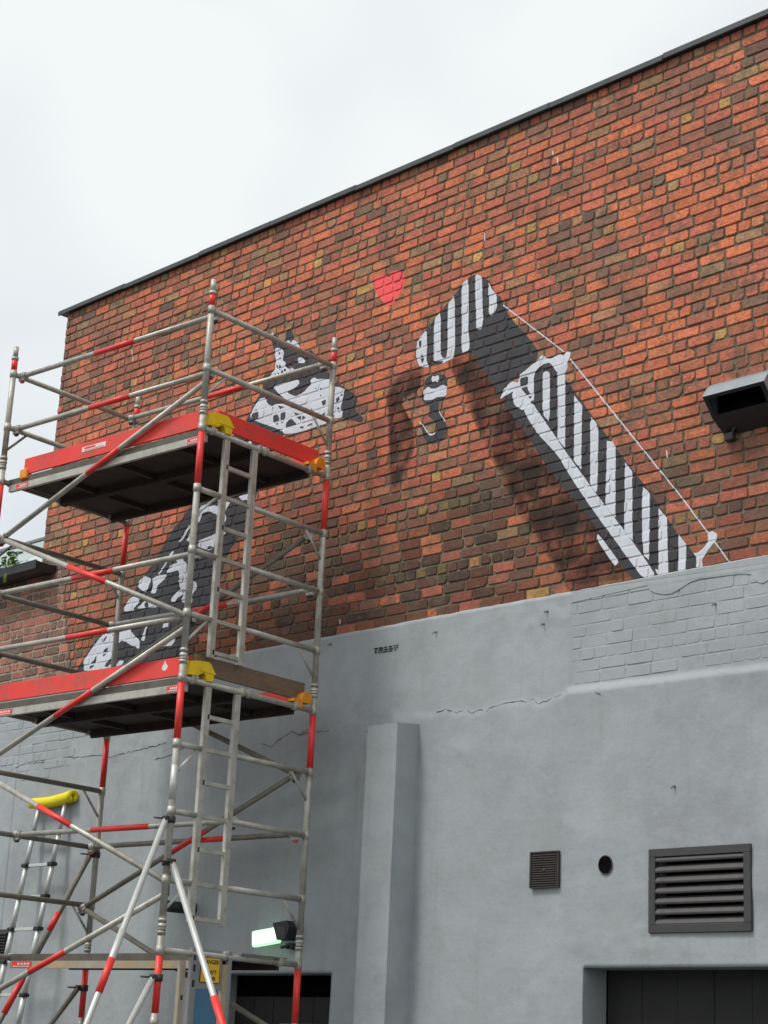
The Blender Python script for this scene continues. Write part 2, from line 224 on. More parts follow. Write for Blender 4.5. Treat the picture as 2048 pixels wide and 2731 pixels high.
# outlines of the painted figures and cracks, metres on the wall (along, up)
MUR = json.loads("""{"dog":[[[[-2.934,8.106],[-2.894,8.139],[-2.864,8.108],[-2.825,8.09],[-2.814,8.037],[-2.735,7.982],[-2.706,8.016],[-2.713,8.095],[-2.673,8.119],[-2.624,8.095],[-2.602,8.035],[-2.577,7.983],[-2.537,7.946],[-2.489,7.877],[-2.439,7.834],[-2.385,7.813],[-2.336,7.83],[-2.273,7.75],[-2.244,7.71],[-2.166,7.623],[-2.056,7.508],[-1.989,7.404],[-1.928,7.389],[-1.866,7.345],[-1.805,7.309],[-1.722,7.239],[-1.69,7.188],[-1.714,7.122],[-1.68,7.057],[-1.605,7.005],[-1.608,6.977],[-1.636,6.966],[-1.744,7.011],[-1.864,7.059],[-2.003,7.087],[-2.051,7.061],[-2.2,7.058],[-2.299,7.047],[-2.503,7.052],[-2.64,7.078],[-2.729,7.027],[-2.812,6.963],[-2.938,6.627],[-3.059,6.292],[-3.322,6.051],[-3.385,5.812],[-3.481,5.578],[-3.779,5.371],[-3.737,4.804],[-5.626,5.01],[-5.507,5.241],[-5.421,5.321],[-5.316,5.44],[-5.2,5.519],[-5.09,5.595],[-4.821,5.726],[-4.81,5.773],[-4.735,5.871],[-4.63,5.96],[-4.543,6.047],[-4.529,6.071],[-4.465,6.117],[-4.38,6.215],[-4.211,6.366],[-4.152,6.446],[-4.048,6.513],[-3.941,6.605],[-3.705,6.813],[-3.46,7.062],[-3.167,7.352],[-3.12,7.429],[-3.063,7.507],[-3.024,7.544],[-2.976,7.609],[-2.989,7.735],[-2.881,7.731],[-2.836,7.758],[-2.831,7.818],[-2.856,7.971]]],[[[-2.84,7.966],[-2.797,7.963],[-2.729,7.923],[-2.715,7.889],[-2.726,7.838],[-2.719,7.813],[-2.674,7.787],[-2.681,7.751],[-2.647,7.72],[-2.614,7.704],[-2.595,7.722],[-2.561,7.691],[-2.538,7.674],[-2.557,7.645],[-2.619,7.637],[-2.724,7.64],[-2.788,7.648],[-2.864,7.666],[-2.879,7.708],[-2.85,7.739],[-2.83,7.757],[-2.83,7.81],[-2.817,7.846],[-2.838,7.897]],[[-2.719,7.981],[-2.673,8.004],[-2.64,7.992],[-2.627,7.958],[-2.609,7.987],[-2.577,7.983],[-2.537,7.946],[-2.489,7.881],[-2.538,7.901],[-2.582,7.923],[-2.647,7.948],[-2.679,7.956]],[[-2.934,8.106],[-2.894,8.139],[-2.875,8.114],[-2.916,8.094]],[[-2.516,7.77],[-2.507,7.791],[-2.465,7.784],[-2.41,7.736],[-2.423,7.717],[-2.471,7.729],[-2.503,7.737]],[[-2.835,7.583],[-2.719,7.586],[-2.603,7.58],[-2.488,7.575],[-2.464,7.532],[-2.503,7.504],[-2.585,7.493],[-2.636,7.487],[-2.602,7.46],[-2.505,7.411],[-2.454,7.422],[-2.393,7.433],[-2.355,7.461],[-2.307,7.491],[-2.33,7.522],[-2.31,7.536],[-2.265,7.54],[-2.238,7.515],[-2.156,7.499],[-2.074,7.475],[-2.034,7.473],[-1.997,7.384],[-1.937,7.369],[-1.86,7.329],[-1.878,7.304],[-1.872,7.288],[-1.878,7.239],[-1.894,7.192],[-1.9,7.15],[-1.869,7.122],[-1.874,7.065],[-1.983,7.083],[-2.06,7.056],[-2.199,7.055],[-2.319,7.048],[-2.503,7.055],[-2.64,7.081],[-2.741,7.156],[-2.94,7.244],[-3.11,7.328],[-3.136,7.372],[-3.099,7.432],[-3.05,7.481],[-2.999,7.508],[-2.933,7.5],[-2.895,7.43],[-2.838,7.395],[-2.775,7.403],[-2.678,7.381],[-2.595,7.384],[-2.651,7.419],[-2.719,7.472],[-2.753,7.503],[-2.788,7.534]],[[-3.111,7.123],[-3.077,7.116],[-3.095,7.075],[-3.141,7.1]],[[-2.974,7.049],[-2.92,7.045],[-2.826,6.995],[-2.828,6.966],[-2.982,7.021]],[[-3.77,6.605],[-3.68,6.604],[-3.643,6.574],[-3.565,6.574],[-3.484,6.544],[-3.367,6.582],[-3.332,6.561],[-3.371,6.516],[-3.41,6.478],[-3.372,6.427],[-3.378,6.383],[-3.409,6.366],[-3.468,6.407],[-3.521,6.484],[-3.567,6.496],[-3.627,6.529],[-3.705,6.529],[-3.737,6.516],[-3.763,6.445],[-3.797,6.451],[-3.783,6.524]],[[-3.216,6.595],[-3.087,6.596],[-3.08,6.536],[-3.167,6.545]],[[-3.899,6.447],[-3.952,6.41],[-3.991,6.357],[-4.053,6.299],[-4.029,6.295],[-3.966,6.337],[-3.927,6.391],[-3.89,6.422]],[[-4.125,6.228],[-4.19,6.193],[-4.227,6.115],[-4.343,6.02],[-4.297,6.028],[-4.214,6.106],[-4.175,6.168],[-4.11,6.202]],[[-3.597,6.273],[-3.543,6.286],[-3.367,6.285],[-3.375,6.257],[-3.506,6.257],[-3.517,6.155],[-3.581,6.136],[-3.627,6.152],[-3.756,6.203],[-3.752,6.262]],[[-3.937,6.294],[-3.889,6.361],[-3.86,6.311],[-3.877,6.269]],[[-4.108,6.187],[-3.98,6.173],[-3.959,6.102],[-3.904,6.07],[-3.885,5.91],[-3.995,5.928],[-4.018,6.021],[-4.121,6.015],[-4.214,6.022],[-4.131,6.092],[-4.038,6.092],[-4.091,6.146]],[[-4.005,5.922],[-3.89,5.911],[-3.737,5.858],[-3.72,5.804],[-3.79,5.741],[-3.77,5.664],[-3.872,5.671],[-3.944,5.704],[-3.905,5.758],[-3.986,5.859]],[[-4.543,6.046],[-4.429,5.998],[-4.464,5.904],[-4.507,5.872],[-4.625,5.944],[-4.62,5.997]],[[-4.417,5.996],[-4.337,6.014],[-4.184,6.005],[-4.246,5.946],[-4.324,5.913],[-4.337,5.839],[-4.416,5.851],[-4.396,5.924]],[[-4.083,5.756],[-4.021,5.807],[-3.931,5.823],[-3.883,5.801],[-3.924,5.763],[-4.001,5.744],[-4.03,5.704],[-4.102,5.729]],[[-4.818,5.773],[-4.734,5.86],[-4.588,5.85],[-4.591,5.786],[-4.668,5.736],[-4.653,5.719],[-4.811,5.726]],[[-4.619,5.729],[-4.508,5.789],[-4.438,5.798],[-4.409,5.759],[-4.287,5.727],[-4.307,5.699],[-4.474,5.716]],[[-5.063,5.6],[-4.925,5.581],[-4.907,5.548],[-4.832,5.53],[-4.766,5.582],[-4.696,5.596],[-4.686,5.526],[-4.604,5.455],[-4.526,5.407],[-4.525,5.317],[-4.59,5.355],[-4.652,5.371],[-4.743,5.42],[-4.819,5.445],[-4.908,5.388],[-4.942,5.286],[-5.058,5.24],[-4.857,5.208],[-4.815,5.248],[-4.74,5.231],[-4.782,5.191],[-5.238,5.2],[-5.39,5.211],[-5.407,5.313],[-5.33,5.388],[-5.264,5.449],[-5.163,5.521]],[[-4.442,5.568],[-4.465,5.481],[-4.514,5.405],[-4.453,5.39],[-4.441,5.478],[-4.417,5.557]],[[-4.181,5.54],[-4.104,5.566],[-4.105,5.485],[-4.197,5.482]],[[-4.15,5.299],[-4.063,5.332],[-3.987,5.366],[-3.993,5.323],[-4.035,5.291]]],[[[-3.06,7.419],[-3.019,7.391],[-3.007,7.32],[-3.03,7.287],[-3.11,7.328],[-3.114,7.367]],[[-2.808,7.305],[-2.756,7.308],[-2.718,7.247],[-2.733,7.184],[-2.801,7.236]],[[-2.703,7.311],[-2.639,7.297],[-2.634,7.244],[-2.676,7.182],[-2.702,7.244]],[[-2.623,7.122],[-2.618,7.18],[-2.56,7.219],[-2.475,7.141],[-2.519,7.114]],[[-2.522,7.263],[-2.415,7.216],[-2.35,7.172],[-2.41,7.156],[-2.475,7.2]],[[-2.431,7.102],[-2.369,7.096],[-2.372,7.074],[-2.414,7.084]],[[-2.323,7.093],[-2.263,7.102],[-2.272,7.082],[-2.322,7.082]],[[-2.73,7.146],[-2.676,7.134],[-2.641,7.085],[-2.715,7.105]],[[-2.281,7.252],[-2.263,7.211],[-2.294,7.218]],[[-2.158,7.282],[-2.089,7.296],[-2.086,7.251],[-2.134,7.233]],[[-2.157,7.151],[-2.099,7.17],[-2.106,7.139],[-2.146,7.134]],[[-2.164,7.405],[-2.171,7.399],[-2.185,7.402],[-2.193,7.412],[-2.186,7.418],[-2.172,7.414]],[[-2.231,7.425],[-2.235,7.42],[-2.245,7.423],[-2.25,7.429],[-2.245,7.433],[-2.236,7.431]],[[-2.163,7.34],[-2.167,7.332],[-2.177,7.334],[-2.183,7.345],[-2.179,7.353],[-2.169,7.35]],[[-2.838,7.395],[-2.795,7.392],[-2.813,7.351]],[[-2.752,7.382],[-2.654,7.345],[-2.716,7.337]],[[-1.968,7.26],[-1.93,7.28],[-1.917,7.241],[-1.955,7.221]],[[-1.913,7.161],[-1.917,7.152],[-1.928,7.151],[-1.939,7.157],[-1.945,7.168],[-1.941,7.176],[-1.93,7.177],[-1.918,7.171]],[[-1.915,7.277],[-1.893,7.308],[-1.881,7.276]],[[-1.997,7.129],[-1.967,7.13],[-1.983,7.083]],[[-2.762,7.904],[-2.765,7.89],[-2.773,7.886],[-2.783,7.895],[-2.789,7.911],[-2.786,7.926],[-2.778,7.93],[-2.768,7.921]],[[-2.749,7.836],[-2.751,7.826],[-2.76,7.824],[-2.77,7.831],[-2.775,7.843],[-2.772,7.853],[-2.763,7.855],[-2.753,7.848]],[[-2.779,7.763],[-2.781,7.746],[-2.791,7.741],[-2.803,7.751],[-2.809,7.771],[-2.807,7.789],[-2.797,7.794],[-2.785,7.783]],[[-2.739,7.754],[-2.741,7.734],[-2.751,7.728],[-2.763,7.739],[-2.769,7.761],[-2.767,7.781],[-2.757,7.787],[-2.745,7.776]],[[-2.804,7.693],[-2.807,7.678],[-2.817,7.674],[-2.828,7.683],[-2.834,7.701],[-2.832,7.716],[-2.821,7.721],[-2.81,7.711]],[[-2.753,7.677],[-2.755,7.658],[-2.765,7.653],[-2.777,7.664],[-2.783,7.685],[-2.78,7.703],[-2.77,7.709],[-2.759,7.698]],[[-2.701,7.691],[-2.704,7.67],[-2.713,7.664],[-2.725,7.675],[-2.731,7.699],[-2.729,7.719],[-2.719,7.726],[-2.708,7.714]],[[-2.663,7.707],[-2.667,7.697],[-2.678,7.695],[-2.691,7.703],[-2.697,7.715],[-2.693,7.725],[-2.681,7.726],[-2.669,7.719]],[[-2.606,7.664],[-2.61,7.653],[-2.62,7.651],[-2.631,7.658],[-2.636,7.672],[-2.633,7.682],[-2.623,7.685],[-2.612,7.677]],[[-2.647,7.948],[-2.583,7.939],[-2.538,7.901],[-2.58,7.904],[-2.624,7.927]],[[-5.142,5.51],[-5.106,5.56],[-5.026,5.56],[-5.07,5.486],[-5.126,5.443]],[[-5.105,5.345],[-5.08,5.387],[-5.021,5.403],[-5.025,5.35],[-5.082,5.315]],[[-5.21,5.342],[-5.187,5.317],[-5.199,5.272],[-5.243,5.231],[-5.303,5.216],[-5.287,5.275],[-5.229,5.306]],[[-5.035,5.252],[-4.931,5.293],[-4.948,5.242],[-5.003,5.203],[-5.054,5.217]],[[-5.434,5.247],[-5.398,5.296],[-5.384,5.248],[-5.405,5.22]],[[-4.93,5.536],[-4.933,5.509],[-4.949,5.5],[-4.969,5.514],[-4.98,5.543],[-4.977,5.569],[-4.961,5.578],[-4.941,5.565]],[[-4.43,5.74],[-4.438,5.719],[-4.462,5.714],[-4.489,5.727],[-4.502,5.75],[-4.495,5.771],[-4.47,5.776],[-4.444,5.763]],[[-3.527,6.15],[-3.539,6.136],[-3.57,6.135],[-3.602,6.147],[-3.618,6.165],[-3.606,6.179],[-3.575,6.18],[-3.542,6.168]]]],"crane":[[[[-0.997,7.455],[-0.98,7.571],[-0.885,7.652],[-0.721,7.763],[-0.567,7.883],[-0.415,7.991],[-0.337,7.997],[-0.258,7.953],[-0.169,7.882],[-0.105,7.753],[-0.045,7.709],[-0.017,7.633],[0.08,7.478],[0.199,7.339],[0.204,7.348],[0.402,7.084],[0.176,6.952],[0.012,6.902],[-0.011,6.796],[-0.16,7.033],[-0.326,7.245],[-0.226,7.185],[-0.305,7.253],[-0.368,7.316],[-0.505,7.31],[-0.549,7.307],[-0.643,7.276],[-0.83,7.286],[-0.939,7.311],[-0.987,7.375]],[[0.015,6.834],[0.177,6.929],[0.443,7.041],[0.66,6.813],[0.832,6.579],[1.15,6.152],[1.488,5.719],[1.742,5.339],[1.795,5.285],[1.88,5.176],[1.879,5.081],[1.794,5.076],[1.409,5.086],[1.332,5.091],[1.189,5.251],[1.051,5.452],[0.943,5.598],[0.521,6.084],[0.189,6.552],[0.018,6.745]]],[[[-0.997,7.455],[-0.98,7.571],[-0.885,7.645],[-0.867,7.478],[-0.869,7.36],[-0.834,7.285],[-0.939,7.311],[-0.978,7.373]],[[-0.799,7.714],[-0.725,7.764],[-0.706,7.374],[-0.672,7.324],[-0.637,7.322],[-0.626,7.375],[-0.648,7.807],[-0.567,7.876],[-0.544,7.396],[-0.553,7.301],[-0.678,7.274],[-0.671,7.303],[-0.751,7.316],[-0.783,7.331]],[[-0.495,7.94],[-0.415,7.987],[-0.397,7.495],[-0.381,7.422],[-0.381,7.326],[-0.467,7.317],[-0.478,7.655]],[[-0.341,7.987],[-0.311,7.989],[-0.262,7.95],[-0.244,7.62],[-0.234,7.59],[-0.239,7.495],[-0.26,7.48],[-0.281,7.482],[-0.298,7.493],[-0.308,7.513],[-0.317,7.64],[-0.334,7.824]],[[-0.187,7.887],[-0.154,7.816],[-0.088,7.735],[-0.088,7.632],[-0.116,7.585],[-0.14,7.571],[-0.153,7.571],[-0.171,7.6],[-0.183,7.782]],[[0.421,6.918],[0.435,6.93],[0.458,6.932],[0.486,6.918],[0.496,6.892],[0.506,6.489],[0.431,6.574]],[[0.574,6.889],[0.653,6.854],[0.666,6.246],[0.587,6.337]],[[0.747,6.659],[0.825,6.559],[0.826,6.038],[0.753,6.126]],[[0.906,6.459],[0.986,6.361],[0.988,6.048],[0.987,6.017],[0.985,5.813],[0.915,5.895],[0.913,6.064]],[[1.069,6.219],[1.126,6.2],[1.155,6.146],[1.16,5.592],[1.067,5.703]],[[1.245,6.012],[1.313,5.924],[1.318,5.393],[1.242,5.472]],[[1.405,5.792],[1.46,5.742],[1.475,5.713],[1.47,5.218],[1.454,5.233],[1.416,5.265],[1.403,5.47]],[[1.553,5.599],[1.626,5.508],[1.641,5.094],[1.554,5.089]],[[1.728,5.367],[1.795,5.285],[1.791,5.083],[1.727,5.08]],[[1.528,5.144],[1.554,5.127],[1.554,5.089],[1.531,5.124]],[[0.233,6.657],[0.306,6.716],[0.46,6.507],[0.657,6.234],[0.939,5.863],[1.186,5.554],[1.424,5.245],[1.535,5.088],[1.417,5.088],[1.268,5.277],[1.049,5.559],[0.941,5.7],[0.734,5.984],[0.595,6.202],[0.389,6.417],[0.282,6.569]],[[0.993,5.502],[1.043,5.447],[1.197,5.249],[1.165,5.222],[1.133,5.253],[0.986,5.457]],[[-0.02,6.8],[0.015,6.885],[0.1,6.934],[0.168,6.903],[0.185,6.968],[0.213,6.977],[0.371,7.046],[0.408,7.083],[0.484,7.026],[0.594,7.044],[0.631,7.019],[0.657,7.051],[0.703,7.031],[0.695,6.988],[0.669,6.956],[0.679,6.908],[0.644,6.857],[0.574,6.889],[0.493,7.0],[0.41,6.998],[0.327,6.941],[0.339,6.716],[0.306,6.716],[0.233,6.649],[0.136,6.717],[0.104,6.817],[0.122,6.844],[0.037,6.825]],[[1.854,5.212],[1.883,5.201],[1.942,5.229],[1.986,5.278],[1.979,5.336],[2.023,5.341],[2.063,5.309],[2.052,5.267],[1.956,5.182],[1.927,5.137],[1.941,5.097],[1.883,5.087],[1.887,5.162]],[[-0.021,7.624],[0.636,7.045],[0.643,7.051],[-0.013,7.631]],[[0.693,6.974],[1.357,6.135],[1.367,6.139],[0.703,6.979]],[[1.357,6.135],[1.724,5.675],[1.732,5.68],[1.367,6.139]],[[1.724,5.676],[1.975,5.335],[1.984,5.339],[1.733,5.68]],[[2.038,5.253],[2.156,5.089],[2.164,5.093],[2.047,5.257]]],[[[-0.938,7.525],[-0.94,7.502],[-0.949,7.495],[-0.959,7.507],[-0.964,7.531],[-0.961,7.553],[-0.953,7.561],[-0.943,7.549]],[[-0.943,7.392],[-0.923,7.429],[-0.893,7.373],[-0.913,7.336]],[[0.186,6.937],[0.271,6.94],[0.265,6.833],[0.314,6.753],[0.296,6.734],[0.198,6.849]]]],"hook":[[[[-0.884,7.148],[-0.864,7.19],[-0.82,7.208],[-0.716,7.2],[-0.633,7.157],[-0.623,7.109],[-0.617,7.061],[-0.616,6.97],[-0.703,6.944],[-0.707,6.876],[-0.674,6.823],[-0.62,6.754],[-0.598,6.687],[-0.62,6.619],[-0.684,6.582],[-0.757,6.578],[-0.825,6.612],[-0.874,6.685],[-0.892,6.746],[-0.913,6.785],[-0.879,6.778],[-0.807,6.682],[-0.769,6.662],[-0.733,6.671],[-0.72,6.714],[-0.738,6.775],[-0.8,6.829],[-0.823,6.845],[-0.81,6.877],[-0.813,6.941],[-0.882,6.974],[-0.907,7.009],[-0.903,7.083],[-0.883,7.119]]],[[[-0.803,7.169],[-0.79,7.195],[-0.759,7.182],[-0.719,7.187],[-0.71,7.153],[-0.727,7.122],[-0.765,7.143],[-0.786,7.134]],[[-0.881,7.09],[-0.845,7.11],[-0.814,7.097],[-0.798,7.079],[-0.739,7.073],[-0.666,7.087],[-0.621,7.062],[-0.616,6.972],[-0.735,6.992],[-0.778,6.979],[-0.884,6.997],[-0.879,7.043],[-0.892,7.075]],[[-0.703,6.875],[-0.675,6.829],[-0.612,6.747],[-0.627,6.75],[-0.69,6.838]],[[-0.929,6.806],[-0.911,6.816],[-0.807,6.693],[-0.769,6.674],[-0.733,6.683],[-0.739,6.662],[-0.776,6.658],[-0.814,6.678],[-0.879,6.772]]],[]],"heart":[[[[-1.382,7.992],[-1.521,8.149],[-1.576,8.24],[-1.548,8.307],[-1.468,8.321],[-1.384,8.272],[-1.355,8.313],[-1.275,8.307],[-1.192,8.254],[-1.165,8.172],[-1.213,8.087],[-1.319,7.994]]]],"shade":[[[[-0.402,7.345],[-0.106,7.088],[0.069,6.866],[0.242,6.562],[0.73,5.906],[1.134,5.464],[1.375,5.108],[0.729,5.139],[0.524,5.426],[0.304,5.695],[0.069,6.077],[-0.166,6.475],[-0.351,6.829],[-0.603,7.257]],[[-0.996,7.307],[-0.905,7.308],[-0.924,7.101],[-1.167,7.064],[-0.964,6.738],[-0.984,6.558],[-1.148,6.27],[-1.229,6.332],[-1.284,6.949],[-1.328,7.149],[-1.18,7.281]]]],"tag":[[[-1.316,4.917],[-1.27,4.915],[-1.267,4.9],[-1.313,4.903]],[[-1.302,4.896],[-1.281,4.896],[-1.281,4.869],[-1.3,4.869]],[[-1.259,4.916],[-1.242,4.917],[-1.211,4.914],[-1.211,4.896],[-1.26,4.9]],[[-1.262,4.894],[-1.21,4.893],[-1.21,4.883],[-1.262,4.884]],[[-1.262,4.878],[-1.242,4.878],[-1.243,4.866],[-1.262,4.867]],[[-1.228,4.877],[-1.206,4.876],[-1.206,4.865],[-1.229,4.866]],[[-1.201,4.915],[-1.163,4.913],[-1.162,4.902],[-1.202,4.904]],[[-1.201,4.895],[-1.153,4.894],[-1.152,4.883],[-1.203,4.885]],[[-1.201,4.877],[-1.151,4.877],[-1.156,4.867],[-1.202,4.866]],[[-1.144,4.914],[-1.105,4.912],[-1.104,4.899],[-1.145,4.901]],[[-1.145,4.893],[-1.097,4.892],[-1.097,4.88],[-1.145,4.882]],[[-1.144,4.874],[-1.096,4.873],[-1.102,4.865],[-1.144,4.865]],[[-1.089,4.914],[-1.068,4.913],[-1.069,4.902],[-1.09,4.902]],[[-1.059,4.912],[-1.049,4.914],[-1.035,4.913],[-1.036,4.901],[-1.059,4.901]],[[-1.087,4.893],[-1.038,4.892],[-1.037,4.884],[-1.087,4.885]],[[-1.073,4.876],[-1.055,4.876],[-1.06,4.864],[-1.073,4.864]]],"crack":[[[-0.575,4.309],[-0.47,4.321],[-0.364,4.281],[-0.246,4.297],[-0.2,4.264],[-0.099,4.282],[-0.069,4.251],[0.016,4.292],[0.101,4.294],[0.2,4.306],[0.298,4.313],[0.34,4.287],[0.409,4.305],[0.465,4.267],[0.547,4.28],[0.654,4.304],[0.766,4.33]],[[-1.374,4.227],[-1.278,4.253],[-1.196,4.233],[-1.102,4.264],[-1.021,4.247],[-0.817,4.227]],[[-1.156,4.115],[-1.183,4.038]],[[-2.175,4.271],[-2.071,4.285],[-1.795,4.278]],[[1.024,4.281],[1.076,4.265]],[[-4.099,4.229],[-3.936,4.243],[-3.831,4.261],[-3.677,4.316]],[[-2.649,4.242],[-2.525,4.208],[-2.433,4.255],[-2.273,4.314],[-2.175,4.28],[-2.039,4.315]],[[-5.636,4.324],[-5.551,4.372],[-5.394,4.351],[-5.151,4.345],[-4.911,4.336],[-4.79,4.308],[-4.561,4.324],[-4.336,4.34],[-4.116,4.355],[-3.953,4.368]],[[-6.531,4.283],[-6.281,4.357],[-5.956,4.35],[-5.639,4.342]]],"flake":[[1.464,5.028],[1.501,4.97],[1.65,4.927],[1.748,4.954],[1.87,5.007],[2.06,4.998],[2.339,4.984],[2.361,4.931],[2.428,4.89],[2.471,4.904],[2.474,5.073],[2.108,5.092],[1.438,5.085]],"nails":[[-1.843,5.021],[-0.617,4.961],[0.537,4.964],[2.047,4.806],[0.503,4.872],[1.712,3.559]],"lime":[[-5.088,8.53,0.07],[-5.065,8.449,0.06],[0.472,8.867,0.05],[0.522,8.795,0.07],[-0.26,8.356,0.08],[1.618,6.03,0.06],[-1.769,5.233,0.05]]}""")

# ================================================================ the brick building (local axes: x along the wall, y into the wall, z up)
YW = 0.79602724
WO = (0.9042, 13.7, 0)
WALL = root('brick_building', 'tall red brick building with grey painted lower wall and dog mural', 'building', WO, -YW)
ANNEX = root('annex_building', 'low brick building with a pale corrugated roof behind the scaffold, joined to the taller wall', 'building', WO, -YW)
W2L = Matrix.LocRotScale(Vector(WO), Matrix.Rotation(-YW, 3, 'Z').to_quaternion(), None)
def pix(u, d, z):
    q = W2L @ Vector((u, d, z)) - EYE
    dd = q.dot(_f); return 1024 + FPX * q.dot(_r2) / dd, 1365.5 - FPX * q.dot(_u2) / dd, dd
ZB = 5.085; CH = .0888; NC = 47; ZT = ZB + NC * CH; UL = -6.33; UR = 5.6
def clamp(x, a=0.0, b=1.0): return a if x < a else b if x > b else x
def sst(a, b, x):
    t = clamp((x - a) / (b - a)); return t * t * (3 - 2 * t)
PAL = {'orange': (.76, .228, .112), 'red': (.64, .180, .115), 'mid': (.49, .178, .115), 'brown': (.33, .160, .112), 'dark': (.22, .125, .105), 'yellow': (.66, .40, .13), 'tan': (.43, .27, .15), 'grey': (.24, .17, .12)}
def pick(ws):
    t = random.random() * sum(ws.values())
    for k, q in ws.items():
        t -= q
        if t <= 0: return k
    return k
def brick_colour(u, z, header, annex=False):
    if annex:
        k = pick({'mid': .40, 'brown': .34, 'red': .12, 'dark': .12, 'grey': .06})
        c = Vector(PAL[k]) * random.uniform(.8, 1.15)
        g = (c.x + c.y + c.z) / 3; c = c.lerp(Vector((g, g, g)), .22)
        return tuple(c)
    leftup = sst(-3.0, -5.5, u); right = sst(-.5, 1.2, u) * sst(5.6, 6.4, z)
    if header: ws = {'orange': .20, 'red': .18, 'mid': .14, 'brown': .12, 'dark': .05, 'yellow': .065, 'tan': .11, 'grey': .03}
    else: ws = {'orange': .34 - .12 * leftup + .12 * right, 'red': .32, 'mid': .20, 'brown': .08 + .05 * leftup, 'dark': .03, 'yellow': .004, 'tan': .055 + .07 * leftup, 'grey': .008}
    n = fbm(u, z, .75, 3, 3.0)
    if n > .12: ws['mid'] = ws['mid'] * 1.5; ws['dark'] += .07; ws['brown'] += .16; ws['orange'] *= .5
    if n < -.15: ws['orange'] *= 1.5; ws['dark'] *= .3
    c = Vector(PAL[pick(ws)]).lerp(Vector(PAL[pick(ws)]), random.uniform(0, .5)) * random.uniform(.86, 1.10)
    low = sst(6.7, 5.65, z) * (.5 + .5 * sst(.9, -.3, u)) * sst(-5.9, -4.2, u)      # soot plus deck shadow painted into the bricks towards the foot
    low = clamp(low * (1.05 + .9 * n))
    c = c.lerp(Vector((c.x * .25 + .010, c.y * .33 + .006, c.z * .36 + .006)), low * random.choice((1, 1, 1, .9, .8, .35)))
    top = sst(8.95, 9.2, z) * .35 * random.random()
    c = c.lerp(Vector((.10, .085, .07)), top)
    return tuple(c)
# --- one worn brick: returns verts + faces in wall coordinates
def brick_geo(uc, zc, lw, hh, d0, dback=.016, cut=.017, bev=.006):
    hw, h2 = lw / 2, hh / 2
    c = [random.uniform(.25, 1.0) * cut * random.choice((.5, .7, 1, 1, 1, 1.3, 1.6, 2.6)) for _ in range(4)]
    c = [max(.0035, min(q, hw * .7, h2 * .8)) for q in c]
    j = lambda: random.uniform(-.0014, .0014)
    ring = [(-hw + c[0], -h2), (hw - c[1], -h2), (hw, -h2 + c[1]), (hw, h2 - c[2]), (hw - c[2], h2), (-hw + c[3], h2), (-hw, h2 - c[3]), (-hw, -h2 + c[0])]
    ring = [(x + j(), y + j()) for x, y in ring]
    a, b = random.uniform(-.014, .014), random.uniform(-.03, .03)
    sk = random.uniform(-.012, .012); ring = [(x, y + sk * x) for x, y in ring]
    vs = [(uc + x, dback, zc + y) for x, y in ring]
    vs += [(uc + x, d0 + a * x + b * y + bev, zc + y) for x, y in ring]
    k = bev * 1.1
    inner = [(x * (hw - k) / hw, y * (h2 - k) / h2) for x, y in ring]
    vs += [(uc + x, d0 + a * x + b * y, zc + y) for x, y in inner]
    fs = [(q, (q + 1) % 8, 8 + (q + 1) % 8, 8 + q) for q in range(8)] + [(8 + q, 8 + (q + 1) % 8, 16 + (q + 1) % 8, 16 + q) for q in range(8)] + [tuple(range(16, 24))]
    return vs, fs
def edge_u(z):   # stagger line between the main wall and the older annex brickwork below the roof
    return UL if z > 6.43 else -5.98 + (6.43 - z) * .30
def uc_w(u): return u
BR = []      # (owner, uc, zc, verts, faces, colour, pixel area)
def course(owner, z0, ua, ub, header, d0, annex=False, gap=.0145, cut=.012, bev=.0040, pitch=None, store=BR, h=CH, ragged=False, ph=0.0):
    p = pitch or (.1175 if header else .2345)
    u = ua - ph
    while u < ub - .03:
        hh_ = header or (pitch is None and random.random() < .13); pp = (.1175 if hh_ else p) * random.uniform(.96, 1.04)
        a, b = max(u, ua), min(u + pp, ub)
        if b - a > .045:
            uc = (a + b) / 2; zc = z0 + h / 2 + (.0075 * fbm(uc_w(u), z0 * .35, .55, 2, 31) if store is BR else 0)
            g = gap + random.uniform(-.004, .006)
            vs, fs = brick_geo(uc, zc + random.uniform(-.0015, .0015), b - a - g, h - gap * .92 - random.uniform(-.002, .006), d0 + random.uniform(-.003, .003) * (bev / .0042), cut=cut, bev=bev)
            x, y, dd = pix(uc, 0, zc)
            ins = -20 < x < 2068 and -20 < y < 2751
            ar = (b - a) * h / dd ** 2 if ins else -1
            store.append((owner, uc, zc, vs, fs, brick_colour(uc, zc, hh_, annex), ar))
        u += pp
for k in range(NC):
    z0 = ZB + k * CH; hd = k % 6 == 4
    ph = random.uniform(0, .05) + (.117 if k % 2 else 0.0) if not hd else random.uniform(0, .05)
    e = edge_u(z0) + (0 if z0 > 6.43 else random.choice((0, .117)))
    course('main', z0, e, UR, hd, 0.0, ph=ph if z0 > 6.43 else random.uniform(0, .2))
    if z0 < 6.36:
        course('annex', z0, -11.9, e - .002, (k % 4 == 3), 0.0, True, gap=.017, ph=ph)
# --- individual bricks and the joined rest
def add_bricks(owner, parent, limit, stuff_name):
    L = [b for b in BR if b[0] == owner]; L.sort(key=lambda b: -b[6])
    rest = MB()
    for i, b in enumerate(L):
        if i < limit and b[6] > 0:
            mb = MB(); mb.add(b[3], b[4], 0, b[5]); mb.build('brick', M['brick'], parent, loc=(b[1], 0, b[2]))
        else: rest.add(b[3], b[4], 0, b[5])
    if rest.v:
        tag(rest.build(stuff_name, M['brick'], parent), kind='stuff')
add_bricks('main', WALL, 300, 'brickwork'); add_bricks('annex', ANNEX, 290, 'brickwork')
